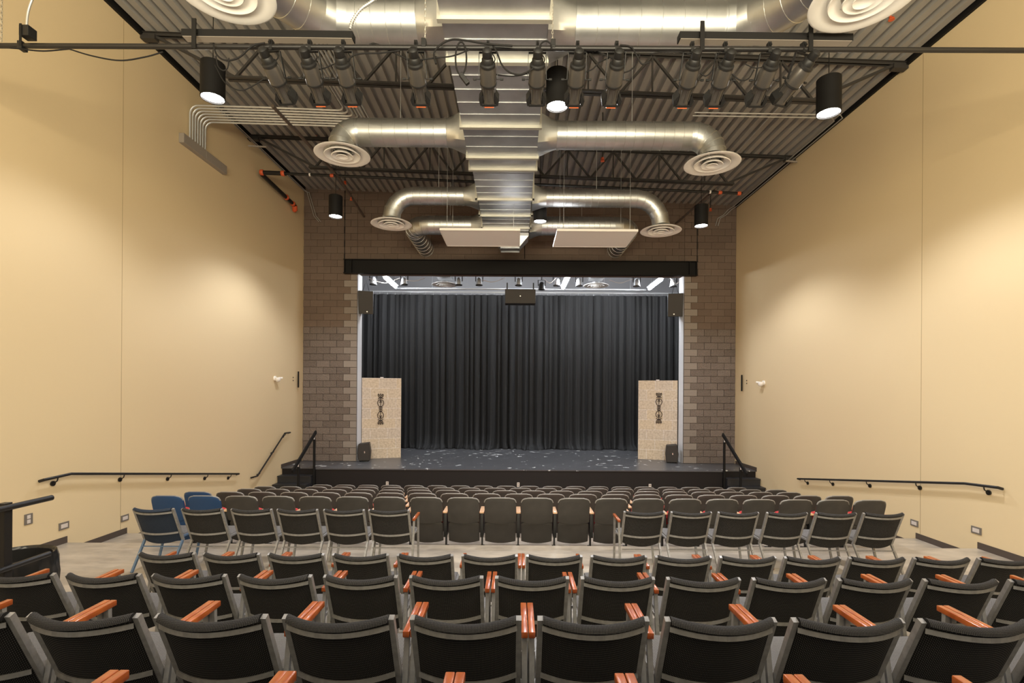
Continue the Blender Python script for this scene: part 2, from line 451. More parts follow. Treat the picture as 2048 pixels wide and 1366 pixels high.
# ------------------------------------------------------------- rails
def handrail(name, X, s, pts, brk, label, r=.021):
    px = X + s * .085
    pts = [(d, z) for d, z in pts]
    t = thing(name, W(X, pts[len(pts)//2][0], pts[len(pts)//2][1]), label, 'handrail', 'wall handrails')
    o = t.location
    path = [W(X + s * .02, pts[0][0], pts[0][1] - .02), W(px, pts[0][0], pts[0][1])] + [W(px, d, z) for d, z in pts[1:-1]] + [W(px, pts[-1][0], pts[-1][1]), W(X + s * .02, pts[-1][0], pts[-1][1] - .02)]
    b = MB(); b.tube([p - o for p in path], r, 10); b.build('rail', M['pipeblk'], t)
    for d in brk:
        for (da, za), (db, zb) in zip(pts, pts[1:]):
            if min(da, db) <= d <= max(da, db):
                z = za + (zb - za) * (d - da) / (db - da)
        b = MB(); b.tube([W(px, d, z - .02) - o, W(px - s*.01, d, z - .06) - o, W(X + s*.02, d, z - .10) - o], .009, 8)
        b.tube([W(X + s*.002, d, z - .10) - o, W(X + s * .022, d, z - .10) - o], .038, 14); b.build('bracket', M['pipeblk'], t)
    return t
handrail('wall_handrail', XL, 1, [(7.13, -1.305), (7.57, -1.29), (12.18, -2.05)], [7.35, 8.6, 9.78, 10.95, 11.85], 'long black handrail sloping along the wall with the grey wireway')
handrail('wall_handrail', XR, -1, [(7.2, -1.338), (7.73, -1.376), (12.3, -2.10)], [7.42, 8.68, 9.9, 11.05, 12.0], 'long black handrail sloping along the wall without a wireway')
handrail('stair_handrail', XL, 1, [(12.85, -2.245), (13.05, -2.25), (14.6, -1.26), (14.95, -1.27)], [13.2, 13.95, 14.65], 'steep black wall handrail beside the stage stairs')
handrail('stair_handrail', XR, -1, [(12.85, -2.245), (13.05, -2.25), (14.6, -1.26), (14.95, -1.27)], [13.2, 14.65], 'steep black wall handrail at the stairs furthest from the wireway') if False else None

def guard(X, label):
    t = thing('stair_guardrail', W(X, LIP - .05, -3.23), label, 'guardrail', 'guardrails on the stage stairs')
    o = t.location
    b = MB(); b.b2((-.028, -.03, .05), (.028, .026, 1.86)); b.build('post', M['black'], t, 0, .004)
    b = MB(); b.b2((-.028, -1.08, .386), (.028, -1.024, 1.23)); b.build('post', M['black'], t, 0, .004)
    b = MB(); b.bar((0, .12, 2.02), (0, -1.42, 1.10), .045, .10); b.build('top_rail', M['black'], t, 0, .006)
    for y, z in ((.0, 1.86), (-1.05, 1.23)):
        b = MB(); b.box((0, y - .034, z - .02), (.05, .012, .06)); tag(b.build('joint_plate', M['tape'], t, 0), 'pale joint plate')
    return t
guard(SX0 - .03, 'black guardrail on the stage stairs by the wireway wall')
guard(SX1 + .03, 'black guardrail on the stage stairs opposite the wireway wall')

# guardrail at the platform edge and the waste bin behind it
t = thing('platform_guardrail', W(-4.38, 4.2, -2.13), 'black pipe guardrail at the platform edge beside the waste bin', 'guardrail')
b = MB(); b.b2((-.028, .06, 0), (.038, .13, 1.145)); b.build('post', M['pipeblk'], t, 0, .004)
b = MB(); b.tube([(0.05, -1.6, 1.108), (0.05, .48, 1.108)], .026, 12); b.build('top_rail', M['pipeblk'], t)
b = MB(); b.tube([(0.05, -1.6, .59), (0.05, .46, .59)], .024, 12); b.build('middle_rail', M['pipeblk'], t)
t = thing('waste_bin', W(-4.86, 4.86, -2.34), 'round black waste bin with a loose plastic liner behind the guardrail', 'bin')
b = MB(); b.lathe([(.0, .0), (.24, 0), (.25, .05), (.29, .66), (.305, .66), (.305, .70), (.28, .70), (.23, .1), (0, .09)], None, 28); b.build('body', M['bag'], t)
b = MB(); rows = []
for j, (rr, zz) in enumerate(((.28, .45), (.285, .68), (.312, .725), (.325, .66), (.33, .52), (.318, .40))):
    rows.append([((rr + .014 * math.sin(k * 3.1 + j) * (j > 2)) * math.cos(2*math.pi*k/48), (rr + .014 * math.sin(k * 3.1 + j) * (j > 2)) * math.sin(2*math.pi*k/48), zz + .018 * math.sin(k * 1.7 + j * 2) * (j != 2)) for k in range(48)])
b.grid(rows, closed=True); b.build('liner', M['bag'], t, normals=False)

# --------------------------------------------------------- stacking chairs
def chair_pad(x_half, z0, Z1, ytilt, bulge, th):
    b = MB(); rows = []
    nx = 12
    for i in range(nx + 1):
        x = -x_half + 2 * x_half * i / nx; u = x / x_half
        bow = -bulge * (1 - u * u); row = []
        zb = z0 - .035 * (1 - u * u); z1 = Z1
        zs = [zb + .015, zb + (z1 - zb) * .3, zb + (z1 - zb) * .65, z1 - .045]
        edge = .004 * (abs(u) > .95)
        rear = [(ytilt(z) + bow - th / 2 + edge, z) for z in zs]
        z1 = Z1 - .014 * (1 - u * u)
        top = [(ytilt(z1) + bow + (th / 2 + .012) * math.cos(a) , z1 - .028 + (.028) * math.sin(a)) for a in (R(180), R(150), R(115), R(80), R(40), R(0))]
        front = [(ytilt(z) + bow + th / 2 - edge, z) for z in zs[::-1]]
        row = [Vector((x, y, z)) for y, z in rear + top + front]
        rows.append(row)
    b.grid(rows, closed=True)
    n = len(rows[0])
    b.f.append(list(range(n))); b.m.append(0); b.f.append([nx * n + k for k in range(n)][::-1]); b.m.append(0)
    return b
yt = lambda z: -.195 * (z - .36) / .45
MESH = {}
def make_chair(label, left_arm, right_arm, group, blue=False):
    t = thing('stacking_chair', (0, 0, 0), label, 'chair', group)
    fr = M['bluelitframe'] if blue == 'legs' else M['frame']  # end chair: blue light painted into frame and fabric
    fb = M['bluelitfabric'] if blue else M['fabric']
    chair_pad(.237, .345, .825, yt, .072, .034).build('backrest', fb, t, 60)
    b = MB()
    for s in (-1, 1):
        b.bar((s * .25, yt(.345) + .005, .345), (s * .25, yt(.81), .81), .026, .03, (0, 1, 0))
    for zz in (.765, .475):
        pts = [Vector((x * .24, yt(zz) - .026 - .072 * (1 - x * x), zz - .008 * (1 - x * x))) for x in [i / 6 - 1 for i in range(13)]]
        for p, q in zip(pts, pts[1:]): b.bar(p, q, .008, .024)
    b.build('back_frame', M['frame'], t, 30)
    b = MB(); rows = []
    for i in range(9):
        u = -1 + i / 4; x = u * .235; dz = -.012 * (1 - u * u) + (-.012 if abs(u) > .98 else 0)
        rows.append([Vector((x, y, .445 + dz + e)) for y, e in ((.0, -.045), (-.005, -.015), (.02, 0), (.15, -.004), (.30, .002), (.40, .004), (.435, -.008), (.45, -.03), (.44, -.05))])
    b.grid(rows, closed=True); n = 9
    b.f.append(list(range(n))); b.m.append(0); b.f.append([8 * n + k for k in range(n)][::-1]); b.m.append(0)
    b.build('seat', M['litfabric'], t, 60)
    b = MB()
    for s in (-1, 1): b.bar((s * .242, -.005, .40), (s * .242, .43, .40), .022, .022)
    b.bar((-.242, .42, .40), (.242, .42, .40), .022, .022); b.bar((-.25, .02, .365), (.25, .02, .365), .02, .02)
    b.bar((-.25, -.06, .285), (.25, -.06, .285), .012, .012)
    b.build('seat_frame', fr, t, 30)
    for s, arm in ((-1, left_arm), (1, right_arm)):
        if arm:
            xa = s * .2815
            b = MB(); b.bar((xa, .01, .629), (xa, -.11, 0), .026, .026, (0, 1, 0)); b.bar((s * .25, .01, .40), (xa, -.045, .40), .02, .02); b.build('leg', fr, t, 30)
            b = MB(); b.bar((xa, .29, .629), (xa, .31, 0), .026, .026, (0, 1, 0)); b.bar((s * .24, .28, .40), (xa, .28, .40), .02, .02); b.build('leg', fr, t, 30)
            b = MB(); b.box((xa, .155, .645), (.034, .36, .032)); a = b.build('armrest', M['armwood'], t, 30, .004)
            tag(a, 'orange-red varnished wooden armrest')
        else:
            b = MB(); b.bar((s * .25, .005, .36), (s * .243, -.235, 0), .024, .028, (0, 1, 0)); b.build('leg', fr, t, 30)
            b = MB(); b.bar((s * .25, .40, .40), (s * .25, .26, 0), .024, .024, (0, 1, 0)); b.build('leg', fr, t, 30)
    return t
ROWS = [
    ('bottom-edge row', 1.25, -1.66, [-1.70, -1.10, -.505, .095, .695, 1.295], 'metres'),  # name, D of the back's top, eye-relative floor, chair centres (px), arms
    ('first full row from the rear', 2.36, -1.88, [-75, 168, 419, 677, 929, 1186, 1439, 1695, 1950, 2204], 'both'),
    ('second full row from the rear', 3.55, -2.13, [32, 207, 380, 547, 711, 890, 1060, 1231, 1404, 1577, 1749, 1921, 2092], 'both'),
    ('third full row from the rear', 4.66, -2.34, [334, 464, 594, 721, 851, 979, 1110, 1241, 1370, 1500, 1630, 1764, 1885, 2012], 'both'),
    ('row before the tip-up seats', 6.40, -2.34, [306.8, 404, 502.9, 594.7, 688, 777.9, 1288.5, 1382.6, 1476.7, 1574, 1672, 1767], 'none'),
]
proto = {}
def get_chair(kind, label, group, loc):
    if kind not in proto:
        la, ra, bl = kind
        proto[kind] = make_chair(label, la, ra, group, bl); proto[kind].location = loc; return proto[kind]
    return dup(proto[kind], loc, label, group)
for name, D, fz, cs, arms in ROWS:
    for i, cx in enumerate(cs):
        if arms == 'both':
            j0 = 1 if len(cs) < 14 else 0; j1 = len(cs) - (2 if len(cs) in (13, 10) else 1)
            cx = cs[j0] + (cs[j1] - cs[j0]) * (i - j0) / (j1 - j0)
        X = (cx - 1030) * D / 1000 + (fz + .81) * -1 * ROLL * 0 + ((-(fz + .8) / D) * ROLL) * D
        loc = W(X, D + .195, fz + .001)
        if arms == 'metres': X = cx
        loc = W(X, D + .195, fz + .001)
        if arms != 'none':
            la = ra = True
            if name.startswith('third') and i == 4: ra = False
            if name.startswith('third') and i == 7: la = False
            kind = (la, ra, False)
            lab = 'black dotted-fabric chair, %s from the waste bin end, %s' % (ORD[i], name)
            if not ra or not la: lab = 'chair lacking one wooden armrest, %s from the bin end, third full row' % ORD[i]
            if arms == 'metres': lab = 'chair showing only orange armrest tips at the bottom edge, %s from the bin end' % ORD[i]
        else:
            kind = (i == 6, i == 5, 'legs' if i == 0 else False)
            lab = 'armless black chair, %s from the bin end of the %s' % (ORD[i], name)
            if i == 5: lab = 'black chair whose single wooden armrest borders the middle gap, wireway side'
            if i == 6: lab = 'black chair whose single wooden armrest borders the middle gap, opposite the wireway'
            if i == 0: lab = 'blue-light-tinted armless chair at the bin end of the %s' % name
        get_chair(kind, lab, 'stacking chairs in the ' + name, loc)

# --------------------------------------------------- fixed tip-up seats
PIT = .578
def shell_pts(w, h0, h1, rc, n=6):
    pts = [(-w, h0), (-w * .97, h0 - .012), (0, h0 - .035), (w * .97, h0 - .012), (w, h0)]
    pts += [(w - rc + rc * math.cos(a), h1 - rc + rc * math.sin(a) * .8) for a in [R(90 * k / n) for k in range(n + 1)]]
    pts += [(0, h1 - rc * .2 + .012)]
    pts += [(-w + rc + rc * math.cos(a), h1 - rc + rc * math.sin(a) * .8) for a in [R(90 + 90 * k / n) for k in range(n + 1)]]
    return pts
def shell(b, w, h0, h1, rc, yf, th, bow=.03):
    # a bowed rounded panel: strips across x from outline columns
    cols = []
    N = 16
    for i in range(N + 1):
        u = -1 + 2 * i / N; u = math.copysign(abs(u) ** .8, u); x = u * w
        ax = abs(x)
        top = h1 + .012 * (1 - u * u) if ax < w - rc else h1 - rc * .8 + rc * .8 * math.sqrt(max(0, 1 - ((ax - (w - rc)) / rc) ** 2))
        bot = h0 - .03 * (1 - u * u)
        zs = [bot + (top - bot) * k / 8 for k in range(9)]
        bw = -bow * (1 - u * u)
        rear = [Vector((x, yf(z) + bw, z)) for z in zs]
        rim = [Vector((x, yf(top) + bw + th * .1, top + .010)), Vector((x, yf(top) + bw + th * .5, top + .014)), Vector((x, yf(top) + bw + th * .9, top + .010))]
        front = [Vector((x, yf(z) + bw + th, z)) for z in zs[::-1]]
        cols.append(rear + rim + front)
    b.grid(cols, closed=True); n = len(cols[0])
    b.f.append(list(range(n))); b.m.append(0); b.f.append([N * n + k for k in range(n)][::-1]); b.m.append(0)
def make_seat(label, group, blue, first):
    t = thing('theatre_seat', (0, 0, 0), label, 'theatre seat', group)
    pm = M['bluelitplastic'] if blue else M['seatplastic']
    yb = lambda z: .20 - .20 * (z - .12) / .73
    b = MB(); shell(b, .248, .455, .835, .085, yb, .035); b.build('back_shell', pm, t, 50)
    w, rc = .248, .085; pts = []  # grey tube drawn where the rim catches the light
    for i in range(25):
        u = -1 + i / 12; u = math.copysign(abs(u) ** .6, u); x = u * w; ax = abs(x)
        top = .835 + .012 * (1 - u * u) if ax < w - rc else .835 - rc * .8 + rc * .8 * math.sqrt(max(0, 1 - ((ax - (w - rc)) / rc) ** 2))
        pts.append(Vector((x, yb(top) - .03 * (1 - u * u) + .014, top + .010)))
    b = MB(); b.tube(pts, .011, 8); tag(b.build('edge_glint', M['seatglint'], t, 50), 'rim highlight painted as a paler grey top edge')
    b = MB(); shell(b, .246, .115, .424, .03, lambda z: yb(z) + .028, .03); b.build('lower_panel', pm, t, 50)
    b = MB(); shell(b, .215, .40, .79, .075, lambda z: yb(z) + .037, .05, .02); tag(b.build('back_cushion', M['red'], t, 50), 'red back cushion')
    b = MB(); shell(b, .222, .20, .60, .05, lambda z: yb(z) + .13, .09, .0); tag(b.build('seat_cushion', M['red'], t, 50), 'red folded seat cushion')
    for s in ((-1, 1) if first else (1,)):
        x = s * PIT / 2
        b = MB(); b.b2((x - .026, .12, .20), (x + .026, .44, .585)); b.b2((x - .012, .22, 0), (x + .012, .30, .22)); b.b2((x - .03, .14, 0), (x + .03, .38, .012))
        st_ = b.build('standard', M['standard'], t, 30, .006)
        b = MB(); b.b2((x - .036, .09, .588), (x + .036, .48, .615)); tag(b.build('armrest', M['maple'], st_, 30, .006), 'pale wooden arm cap')
    return t
FIX = [('rear row of tip-up seats', 7.85, -2.53, [332, 409, 482, 556, 632, 707, 779, 854, 928, 1001, 1075, 1150, 1222, 1297, 1371, 1444, 1519, 1593, 1668, 1743], -1.68),
       ('second row of tip-up seats', 9.02, -2.705, [394, 460, 526, 590, 653, 717, 781, 845, 907, 972, 1035, 1101, 1165, 1228, 1293, 1357, 1422, 1486, 1552, 1618, 1681], -1.855),
       ('third row of tip-up seats', 10.19, -2.88, [497, 556, 615, 671.6, 728, 783, 839.6, 896, 952, 1009, 1065, 1122, 1179, 1235.6, 1292, 1348.5, 1405.6, 1463, 1520, 1579], -2.03),
       ('fourth row of tip-up seats', 11.36, -3.055, [529, 583, 635, 685, 735, 786, 836, 885, 936, 988, 1039, 1090, 1140.6, 1193, 1243, 1295, 1345, 1395.8, 1447.8, 1500, 1553], -2.205),
       ('tip-up row facing the stage', 12.53, -3.23, [643.5, 687.7, 730.6, 772, 816.7, 861, 906.6, 953, 999, 1043.7, 1090, 1135, 1180.5, 1237.6, 1280, 1327.7, 1381.5, 1428, 1474], -2.38)]
sproto = {}
for ri, (name, D, fz, cs, zt) in enumerate(FIX):
    for i in range(len(cs)):
        cx = cs[0] + (cs[-1] - cs[0]) * i / (len(cs) - 1)
        X = (cx - 1030) * D / 1000 + (-zt) * ROLL
        blue = (ri == 0 and i < 2) or (ri == 1 and i == 0)  # blue light spill painted into these backs
        lab = '%s theatre seat, %s from the wireway wall, %s' % ('blue-light-tinted' if blue else 'dark charcoal', ORD[i], name)
        key = (blue, i == 0); loc = W(X, D, fz + .001)
        if key not in sproto:
            o = make_seat(lab, name, *key); o.location = loc; sproto[key] = o
        else: dup(sproto[key], loc, lab, name)

# ---------------------------------------------------------------- roof joists
def joist(D, label):
    t = thing('roof_joist', W(0, D, 0), label, 'roof joist', 'open-web roof joists')
    def pz(X): return ceil_z(X) + H
    def L(X, dz): return Vector((X, 0, ceil_z(X) + dz))
    t.location = (0, D, H)
    b = MB()
    for s in (-1, 1):
        b.bar(L(XL + .02, -.025) + Vector((0, s * .035, 0)), L(XR - .02, -.025) + Vector((0, s * .035, 0)), .008, .05)
        b.bar(L(XL + .02, -.004) + Vector((0, s * .045, 0)), L(XR - .02, -.004) + Vector((0, s * .045, 0)), .06, .006)
    for X in (XL + .14, XR - .14): b.bar(L(X - .13, -.075), L(X + .13, -.075), .12, .09)
    b.build('top_chord', M['joist'], t, 0)
    b = MB(); a0, a1 = XL + 1.55, XR - 1.55
    for s in (-1, 1):
        b.bar(L(a0, -.74) + Vector((0, s * .035, 0)), L(a1, -.74) + Vector((0, s * .035, 0)), .008, .055)
        b.bar(L(a0, -.765) + Vector((0, s * .045, 0)), L(a1, -.765) + Vector((0, s * .045, 0)), .06, .006)
    b.build('bottom_chord', M['joist'], t, 0)
    n = 9; xs = [a0 + .15 + (a1 - a0 - .3) * i / n for i in range(n + 1)]
    for A, B in ((L(XL + .25, -.05), L(xs[0], -.73)), (L(XR - .25, -.05), L(xs[-1], -.73))):
        b = MB(); b.bar(A, B, .05, .045); b.build('web_brace', M['joist'], t, 0)
    for i in range(n):
        m = (xs[i] + xs[i+1]) / 2
        for A, B in ((L(xs[i], -.73), L(m, -.04)), (L(m, -.04), L(xs[i+1], -.73))):
            b = MB(); b.bar(A, B, .04, .04); b.build('web_brace', M['joist'], t, 0)
        b = MB(); b.bar(L(m, -.04), L(m, -.73), .028, .028, (0, 1, 0)); b.build('web_brace', M['joist'], t, 0)
joist(9.05, 'dark open-web roof joist above the row of hanging stage lights')
joist(12.66, 'dark open-web roof joist between the round diffusers and the brown block wall')
joist(5.4, 'dark open-web roof joist directly over the lighting pipe')

# ---------------------------------------------------------------- air ducts
TX0, TX1, TB, TT = -.875, .36, 4.25, 4.86
t = thing('trunk_duct', W(0, 8, TB), 'long rectangular galvanised trunk duct running overhead to the stage wall', 'air duct'); o = t.location
FL = [5.67, 6.41, 7.99, 9.04, 9.53, 11.15, 12.18, 13.1]
edges = [-1.0] + FL + [14.0]
for i in range(len(edges) - 1):
    d0, d1 = edges[i], edges[i+1]; dz = 0 if d1 < 9.6 else .05; dx = 0 if d1 < 9.6 else .02
    b = MB(); b.b2(W(TX0 + dx, d0, TB + dz) - o, W(TX1 - dx, d1, TT) - o)
    n = max(1, round((d1 - d0) / .33))
    for k in range(1, n):
        d = d0 + (d1 - d0) * k / n
        b.b2(W(TX0 + dx - .004, d - .007, TB + dz - .006) - o, W(TX1 - dx + .004, d + .007, TB + dz + .02) - o)
    b.build('duct_section', M['galvflat'], t, 0)
for d in FL:
    dz = 0 if d < 9.6 else .05
    b = MB(); b.b2(W(TX0 - .04, d - .018, TB + dz - .045) - o, W(TX1 + .04, d + .018, TB + dz + .0) - o)
    b.b2(W(TX0 - .04, d - .018, TB) - o, W(TX0, d + .018, TT + .03) - o).b2(W(TX1, d - .018, TB) - o, W(TX1 + .04, d + .018, TT + .03) - o)
    b.b2(W(TX0 - .04, d + .018, TB + dz - .045) - o, W(TX1 + .04, d + .05, TB + dz - .038) - o)
    b.build('flange', M['flange'], t, 0)
b = MB(); c = P(1019, 495, 13.9); rows = []
for (hw, hd, z) in ((.50, .28, 4.28), (.50, .28, 4.2), (.26, .2, 3.93), (.26, .2, 3.88)):
    rows.append([W(-.16 + sx * hw, 13.75 + sy * hd, z) - o for sx, sy in ((-1,-1),(1,-1),(1,1),(-1,1))])
b.grid(rows, closed=True); b.build('outlet_boot', M['galvflat'], t, 0)

def transition(b, x0, x1, D, zc, wd, ht, r, o, s):
    rows = []
    N = 24
    for k in range(4):
        u = k / 3; row = []
        for i in range(N):
            a = 2 * math.pi * i / N; cx, cz = math.cos(a), math.sin(a)
            m = max(abs(cx), abs(cz)); sx, sz = cx / m * wd / 2, cz / m * ht / 2
            row.append(W(x0 + (x1 - x0) * u, D + sx * (1 - u) + cx * r * u, zc + sz * (1 - u) + cz * r * u) - o)
        rows.append(row)
    b.grid(rows, closed=True)
def rings(b, pts, r, step, seg=24):
    acc = 0; last = pts[0]
    for p, q in zip(pts, pts[1:]):
        L = (q - p).length; acc += L
        if acc >= step:
            t = (q - p).normalized(); b.tube([q - t * .006, q - t * .003, q + t * .003, q + t * .006], [r, r + .006, r + .006, r], seg, caps=False); acc = 0
def branch(name, s, D, dia, zc, xs, curve, label, diff=None):
    x0 = TX0 if s < 0 else TX1
    r = dia / 2
    t = thing('branch_duct', W(x0, D, zc), label, 'air duct', 'round branch ducts'); o = t.location
    b = MB(); transition(b, x0, x0 + s * .34, D, zc, dia * 1.25, min(.56, dia * 1.15), r, o, s); b.build('takeoff', M['galv'], t, 35)
    pts = [W(x0 + s * .34 + (xs - x0 - s * .34) * i / 14, D, zc) - o for i in range(15)]
    b = MB(); b.tube(pts, r, 28, caps=False); rings(b, pts, r, .14, 28)
    b.tube([pts[0], pts[0] + Vector((s * .05, 0, 0))], r + .008, 28); b.build('straight_run', M['galv'], t, 30)
    cp = [p - o for p in curve]
    cp = [cp[0] - Vector((s * .06, 0, 0))] + cp
    b = MB()
    k = 5                                   # gored elbow: few straight segments
    b.tube(cp, r, 28, caps=False); rings(b, cp, r, .11, 28)
    b.build('elbow', M['galv'], t, 14)
    xh = x0 + (xs - x0) * .62
    b = MB(); b.tube([W(xh, D, zc + r) - o, W(xh, D, ceil_z(xh) + .02) - o], .006, 6); b.build('hanger_rod', M['conduit'], t)
    return t
def bezc(a, b_, c, d, n=7): return bez(a, b_, c, d, n)
ZA = 4.54
dl = {}
# diffuser positions (X, D, z)
DF = {('l',1): (-2.85, 4.84, 3.88), ('r',1): (3.30, 4.76, 3.78), ('l',2): (-3.03, 8.7, 4.105), ('r',2): (3.40, 8.7, 3.99), ('l',3): (-2.90, 11.63, 3.88), ('r',3): (3.38, 11.68, 3.78)}
BD = {1: (6.17, .53), 2: (8.8, .46), 3: (11.65, .40), 4: (13.7, .40)}
for (sd, k), (X, D, z) in DF.items():
    s = -1 if sd == 'l' else 1; d0, dia = BD[k]
    zc = ZA - (0.03 if s > 0 else 0)
    if k == 1:
        xs = X - s * .80
        c = bez(W(xs, d0, zc), W(xs + s * .55, d0, zc), W(X, D + (d0 - D) * .25, zc - .05), W(X, D, z + .36), 8)
    else:
        rr = zc - z - (.14 if k == 3 else .17); xs = X - s * rr
        c = [W(xs + s * rr * math.sin(a), d0 + (D - d0) * a / 1.5708, zc - rr * (1 - math.cos(a))) for a in [1.5708 * i / 5 for i in range(6)]]
    c.append(W(X, D, z + .12))
    side = 'wireway side' if s < 0 else 'side opposite the wireway'
    branch('b', s, d0, dia, zc, xs, c, '%s branch duct from the camera end of the trunk, %s' % (['largest round', 'second round', 'third round'][k-1], side))
for s, X in ((-1, -2.88), (1, 3.18)):
    d0, dia = 13.7, .50; rr = .50; xs = X - s * rr
    c = [W(xs + s * rr * math.sin(a), d0 + rr * (1 - math.cos(a)), ZA) for a in [1.5708 * i / 5 for i in range(6)]] + [W(X, d0 + rr + (DW - .035 - d0 - rr) * i / 6, ZA) for i in range(1, 7)]
    branch('b', s, d0, dia, ZA, xs, c, 'short branch duct turning into the block wall behind the %s' % ('white panel on the wireway side' if s < 0 else 'white panel opposite the wireway side'))

def make_diffuser(label, group):
    t = thing('air_vent', (0, 0, 0), label, 'diffuser', group)
    b = MB(); b.lathe([(.16, .10), (.22, .06), (.36, .045), (.46, .0), (.47, -.012), (.45, -.02), (.34, .012), (.31, .03)], None, 48); b.build('outer_ring', M['white'], t, 50)
    b = MB(); b.lathe([(.21, .06), (.27, .01), (.305, -.02), (.295, -.028), (.24, -.005), (.19, .045)], None, 48); b.build('middle_ring', M['white'], t, 50)
    b = MB(); b.lathe([(.10, .05), (.155, .0), (.185, -.03), (.175, -.038), (.12, -.015), (.09, .03)], None, 48); b.build('inner_ring', M['white'], t, 50)
    b = MB(); b.lathe([(.0, -.012), (.05, -.014), (.085, -.034), (.10, -.044), (.095, -.05), (.05, -.03), (.0, -.028)], None, 36); b.build('core', M['white'], t, 50)
    b = MB()
    for a in (0, 1, 2): b.bar((.40 * math.cos(a*2.094), .40 * math.sin(a*2.094), .035), (.03 * math.cos(a*2.094), .03*math.sin(a*2.094), .0), .012, .004)
    b.lathe([(.158, .112), (.158, .05)], None, 30); b.build('neck', M['galv'], t, 40)
    return t
dp = None
for (sd, k), (X, D, z) in DF.items():
    lab = 'large round white diffuser below the %s branch duct, %s' % (['largest', 'second', 'third'][k-1], 'wireway side' if sd == 'l' else 'opposite the wireway')
    if dp is None: dp = make_diffuser(lab, 'round ceiling diffusers'); dp.location = W(X, D, z)
    else: dup(dp, W(X, D, z), lab)
# diffusers over the stage with their square drops
for X, w in ((P(889, 572, 18.4).x, 'wireway side'), (P(1192, 573, 18.4).x, 'opposite the wireway')):
    q = dup(dp, W(X, 18.4, 3.92), 'round white diffuser over the stage behind the header beam, %s' % w)
    t = thing('hanging_drop_duct', W(X, 18.4, 4.0), 'square galvanised drop duct over the stage diffuser, %s' % w, 'air duct', 'drop ducts over the stage')
    b = MB(); b.b2((-.25, -.25, .13), (.25, .25, 1.2)); b.b2((-.28, -.28, .2), (.28, .28, .23)); b.build('sleeve', M['galvflat'], t, 0)

# white acoustic panels
for X0, X1, lab in ((-1.71, .09, 'white hanging ceiling panel overlapping the end of the trunk duct'), (.92, 2.73, 'white hanging ceiling panel beside the trunk duct, clear of it')):
    t = thing('ceiling_panel', W((X0 + X1) / 2, 11.8, 3.6), lab, 'ceiling panel', 'white hanging panels')
    b = MB(); b.box((0, 0, .012), (X1 - X0, 1.22, .024)); b.build('board', M['panelwhite'], t, 0, .004)
    b = MB()
    for s in (-1, 1):
        b.box((s * ((X1 - X0) / 2 - .01), 0, .02), (.024, 1.24, .05)); b.box((0, s * .61, .02), (X1 - X0, .024, .05))
    b.build('edge_frame', M['white'], t, 0)
    for sx in (-1, 1):
        for sy in (-1, 1):
            x = (X0 + X1) / 2 + sx * .75
            zt = TB - 3.6 if TX0 < x < TX1 else ceil_z(x) - 3.6
            b = MB(); b.tube([(sx * .75, sy * .5, .03), (sx * .75, sy * .5, zt)], .004, 6); b.build('hanger_wire', M['conduit'], t)

# ------------------------------------------------------------ pendant lights
def make_pendant(label, group):
    t = thing('pendant_light', (0, 0, 0), label, 'pendant light', group)
    b = MB(); b.lathe([(.0, .50), (.155, .50), (.16, .495), (.16, .0), (.15, .0), (.145, .03), (.14, .035)], None, 40); b.build('housing', M['black'], t, 40)
    b = MB(); b.lathe([(.0, .022), (.142, .022)], None, 40); b.build('lens', M['lens'], t, 0, normals=False)
    b = MB(); b.tube([(0, 0, .5), (0, 0, 2.0)], .006, 8); b.tube([(0, 0, .5), (0, 0, .515)], .03, 12); b.build('stem', M['black'], t)
    return t
PN = [(-4.38, 7.2, 4.19), (.58, 7.2, 4.1), (4.49, 7.2, 4.03), (-4.38, 12.13, 4.21), (.58, 12.13, 4.12), (4.49, 12.13, 4.04), (-4.38, 2.2, 4.19), (.58, 2.2, 4.1), (4.49, 2.2, 4.03)]  # last three: unseen lamps added behind the camera, without housings
pnames = ['by the wireway wall, level with the lighting pipe', 'among the hanging stage lights beside the trunk duct', 'by the wall opposite the wireway, level with the lighting pipe',
          'before the brown block wall, wireway side', 'under the end of the trunk duct, between white panels', 'before the brown block wall, opposite the wireway']
pp = None
for i, (X, D, z) in enumerate(PN):
    if i < 6:
        lab = 'black cylinder pendant light ' + pnames[i]
        if pp is None: pp = make_pendant(lab, 'black cylinder pendants'); q = pp; q.location = W(X, D, z)
        else: q = dup(pp, W(X, D, z), lab)
    ld = bpy.data.lights.new('pendant_lamp', 'SPOT'); ld.energy = 265; ld.spot_size = R(135); ld.spot_blend = .5
    ld.shadow_soft_size = .07; ld.color = (.945, .985, 1.075)
    lo = bpy.data.objects.new('pendant_lamp', ld); COL.objects.link(lo); lo.location = W(X, D, z - .012)
    if i < 6: lo.parent = q; lo.location = (0, 0, -.012)

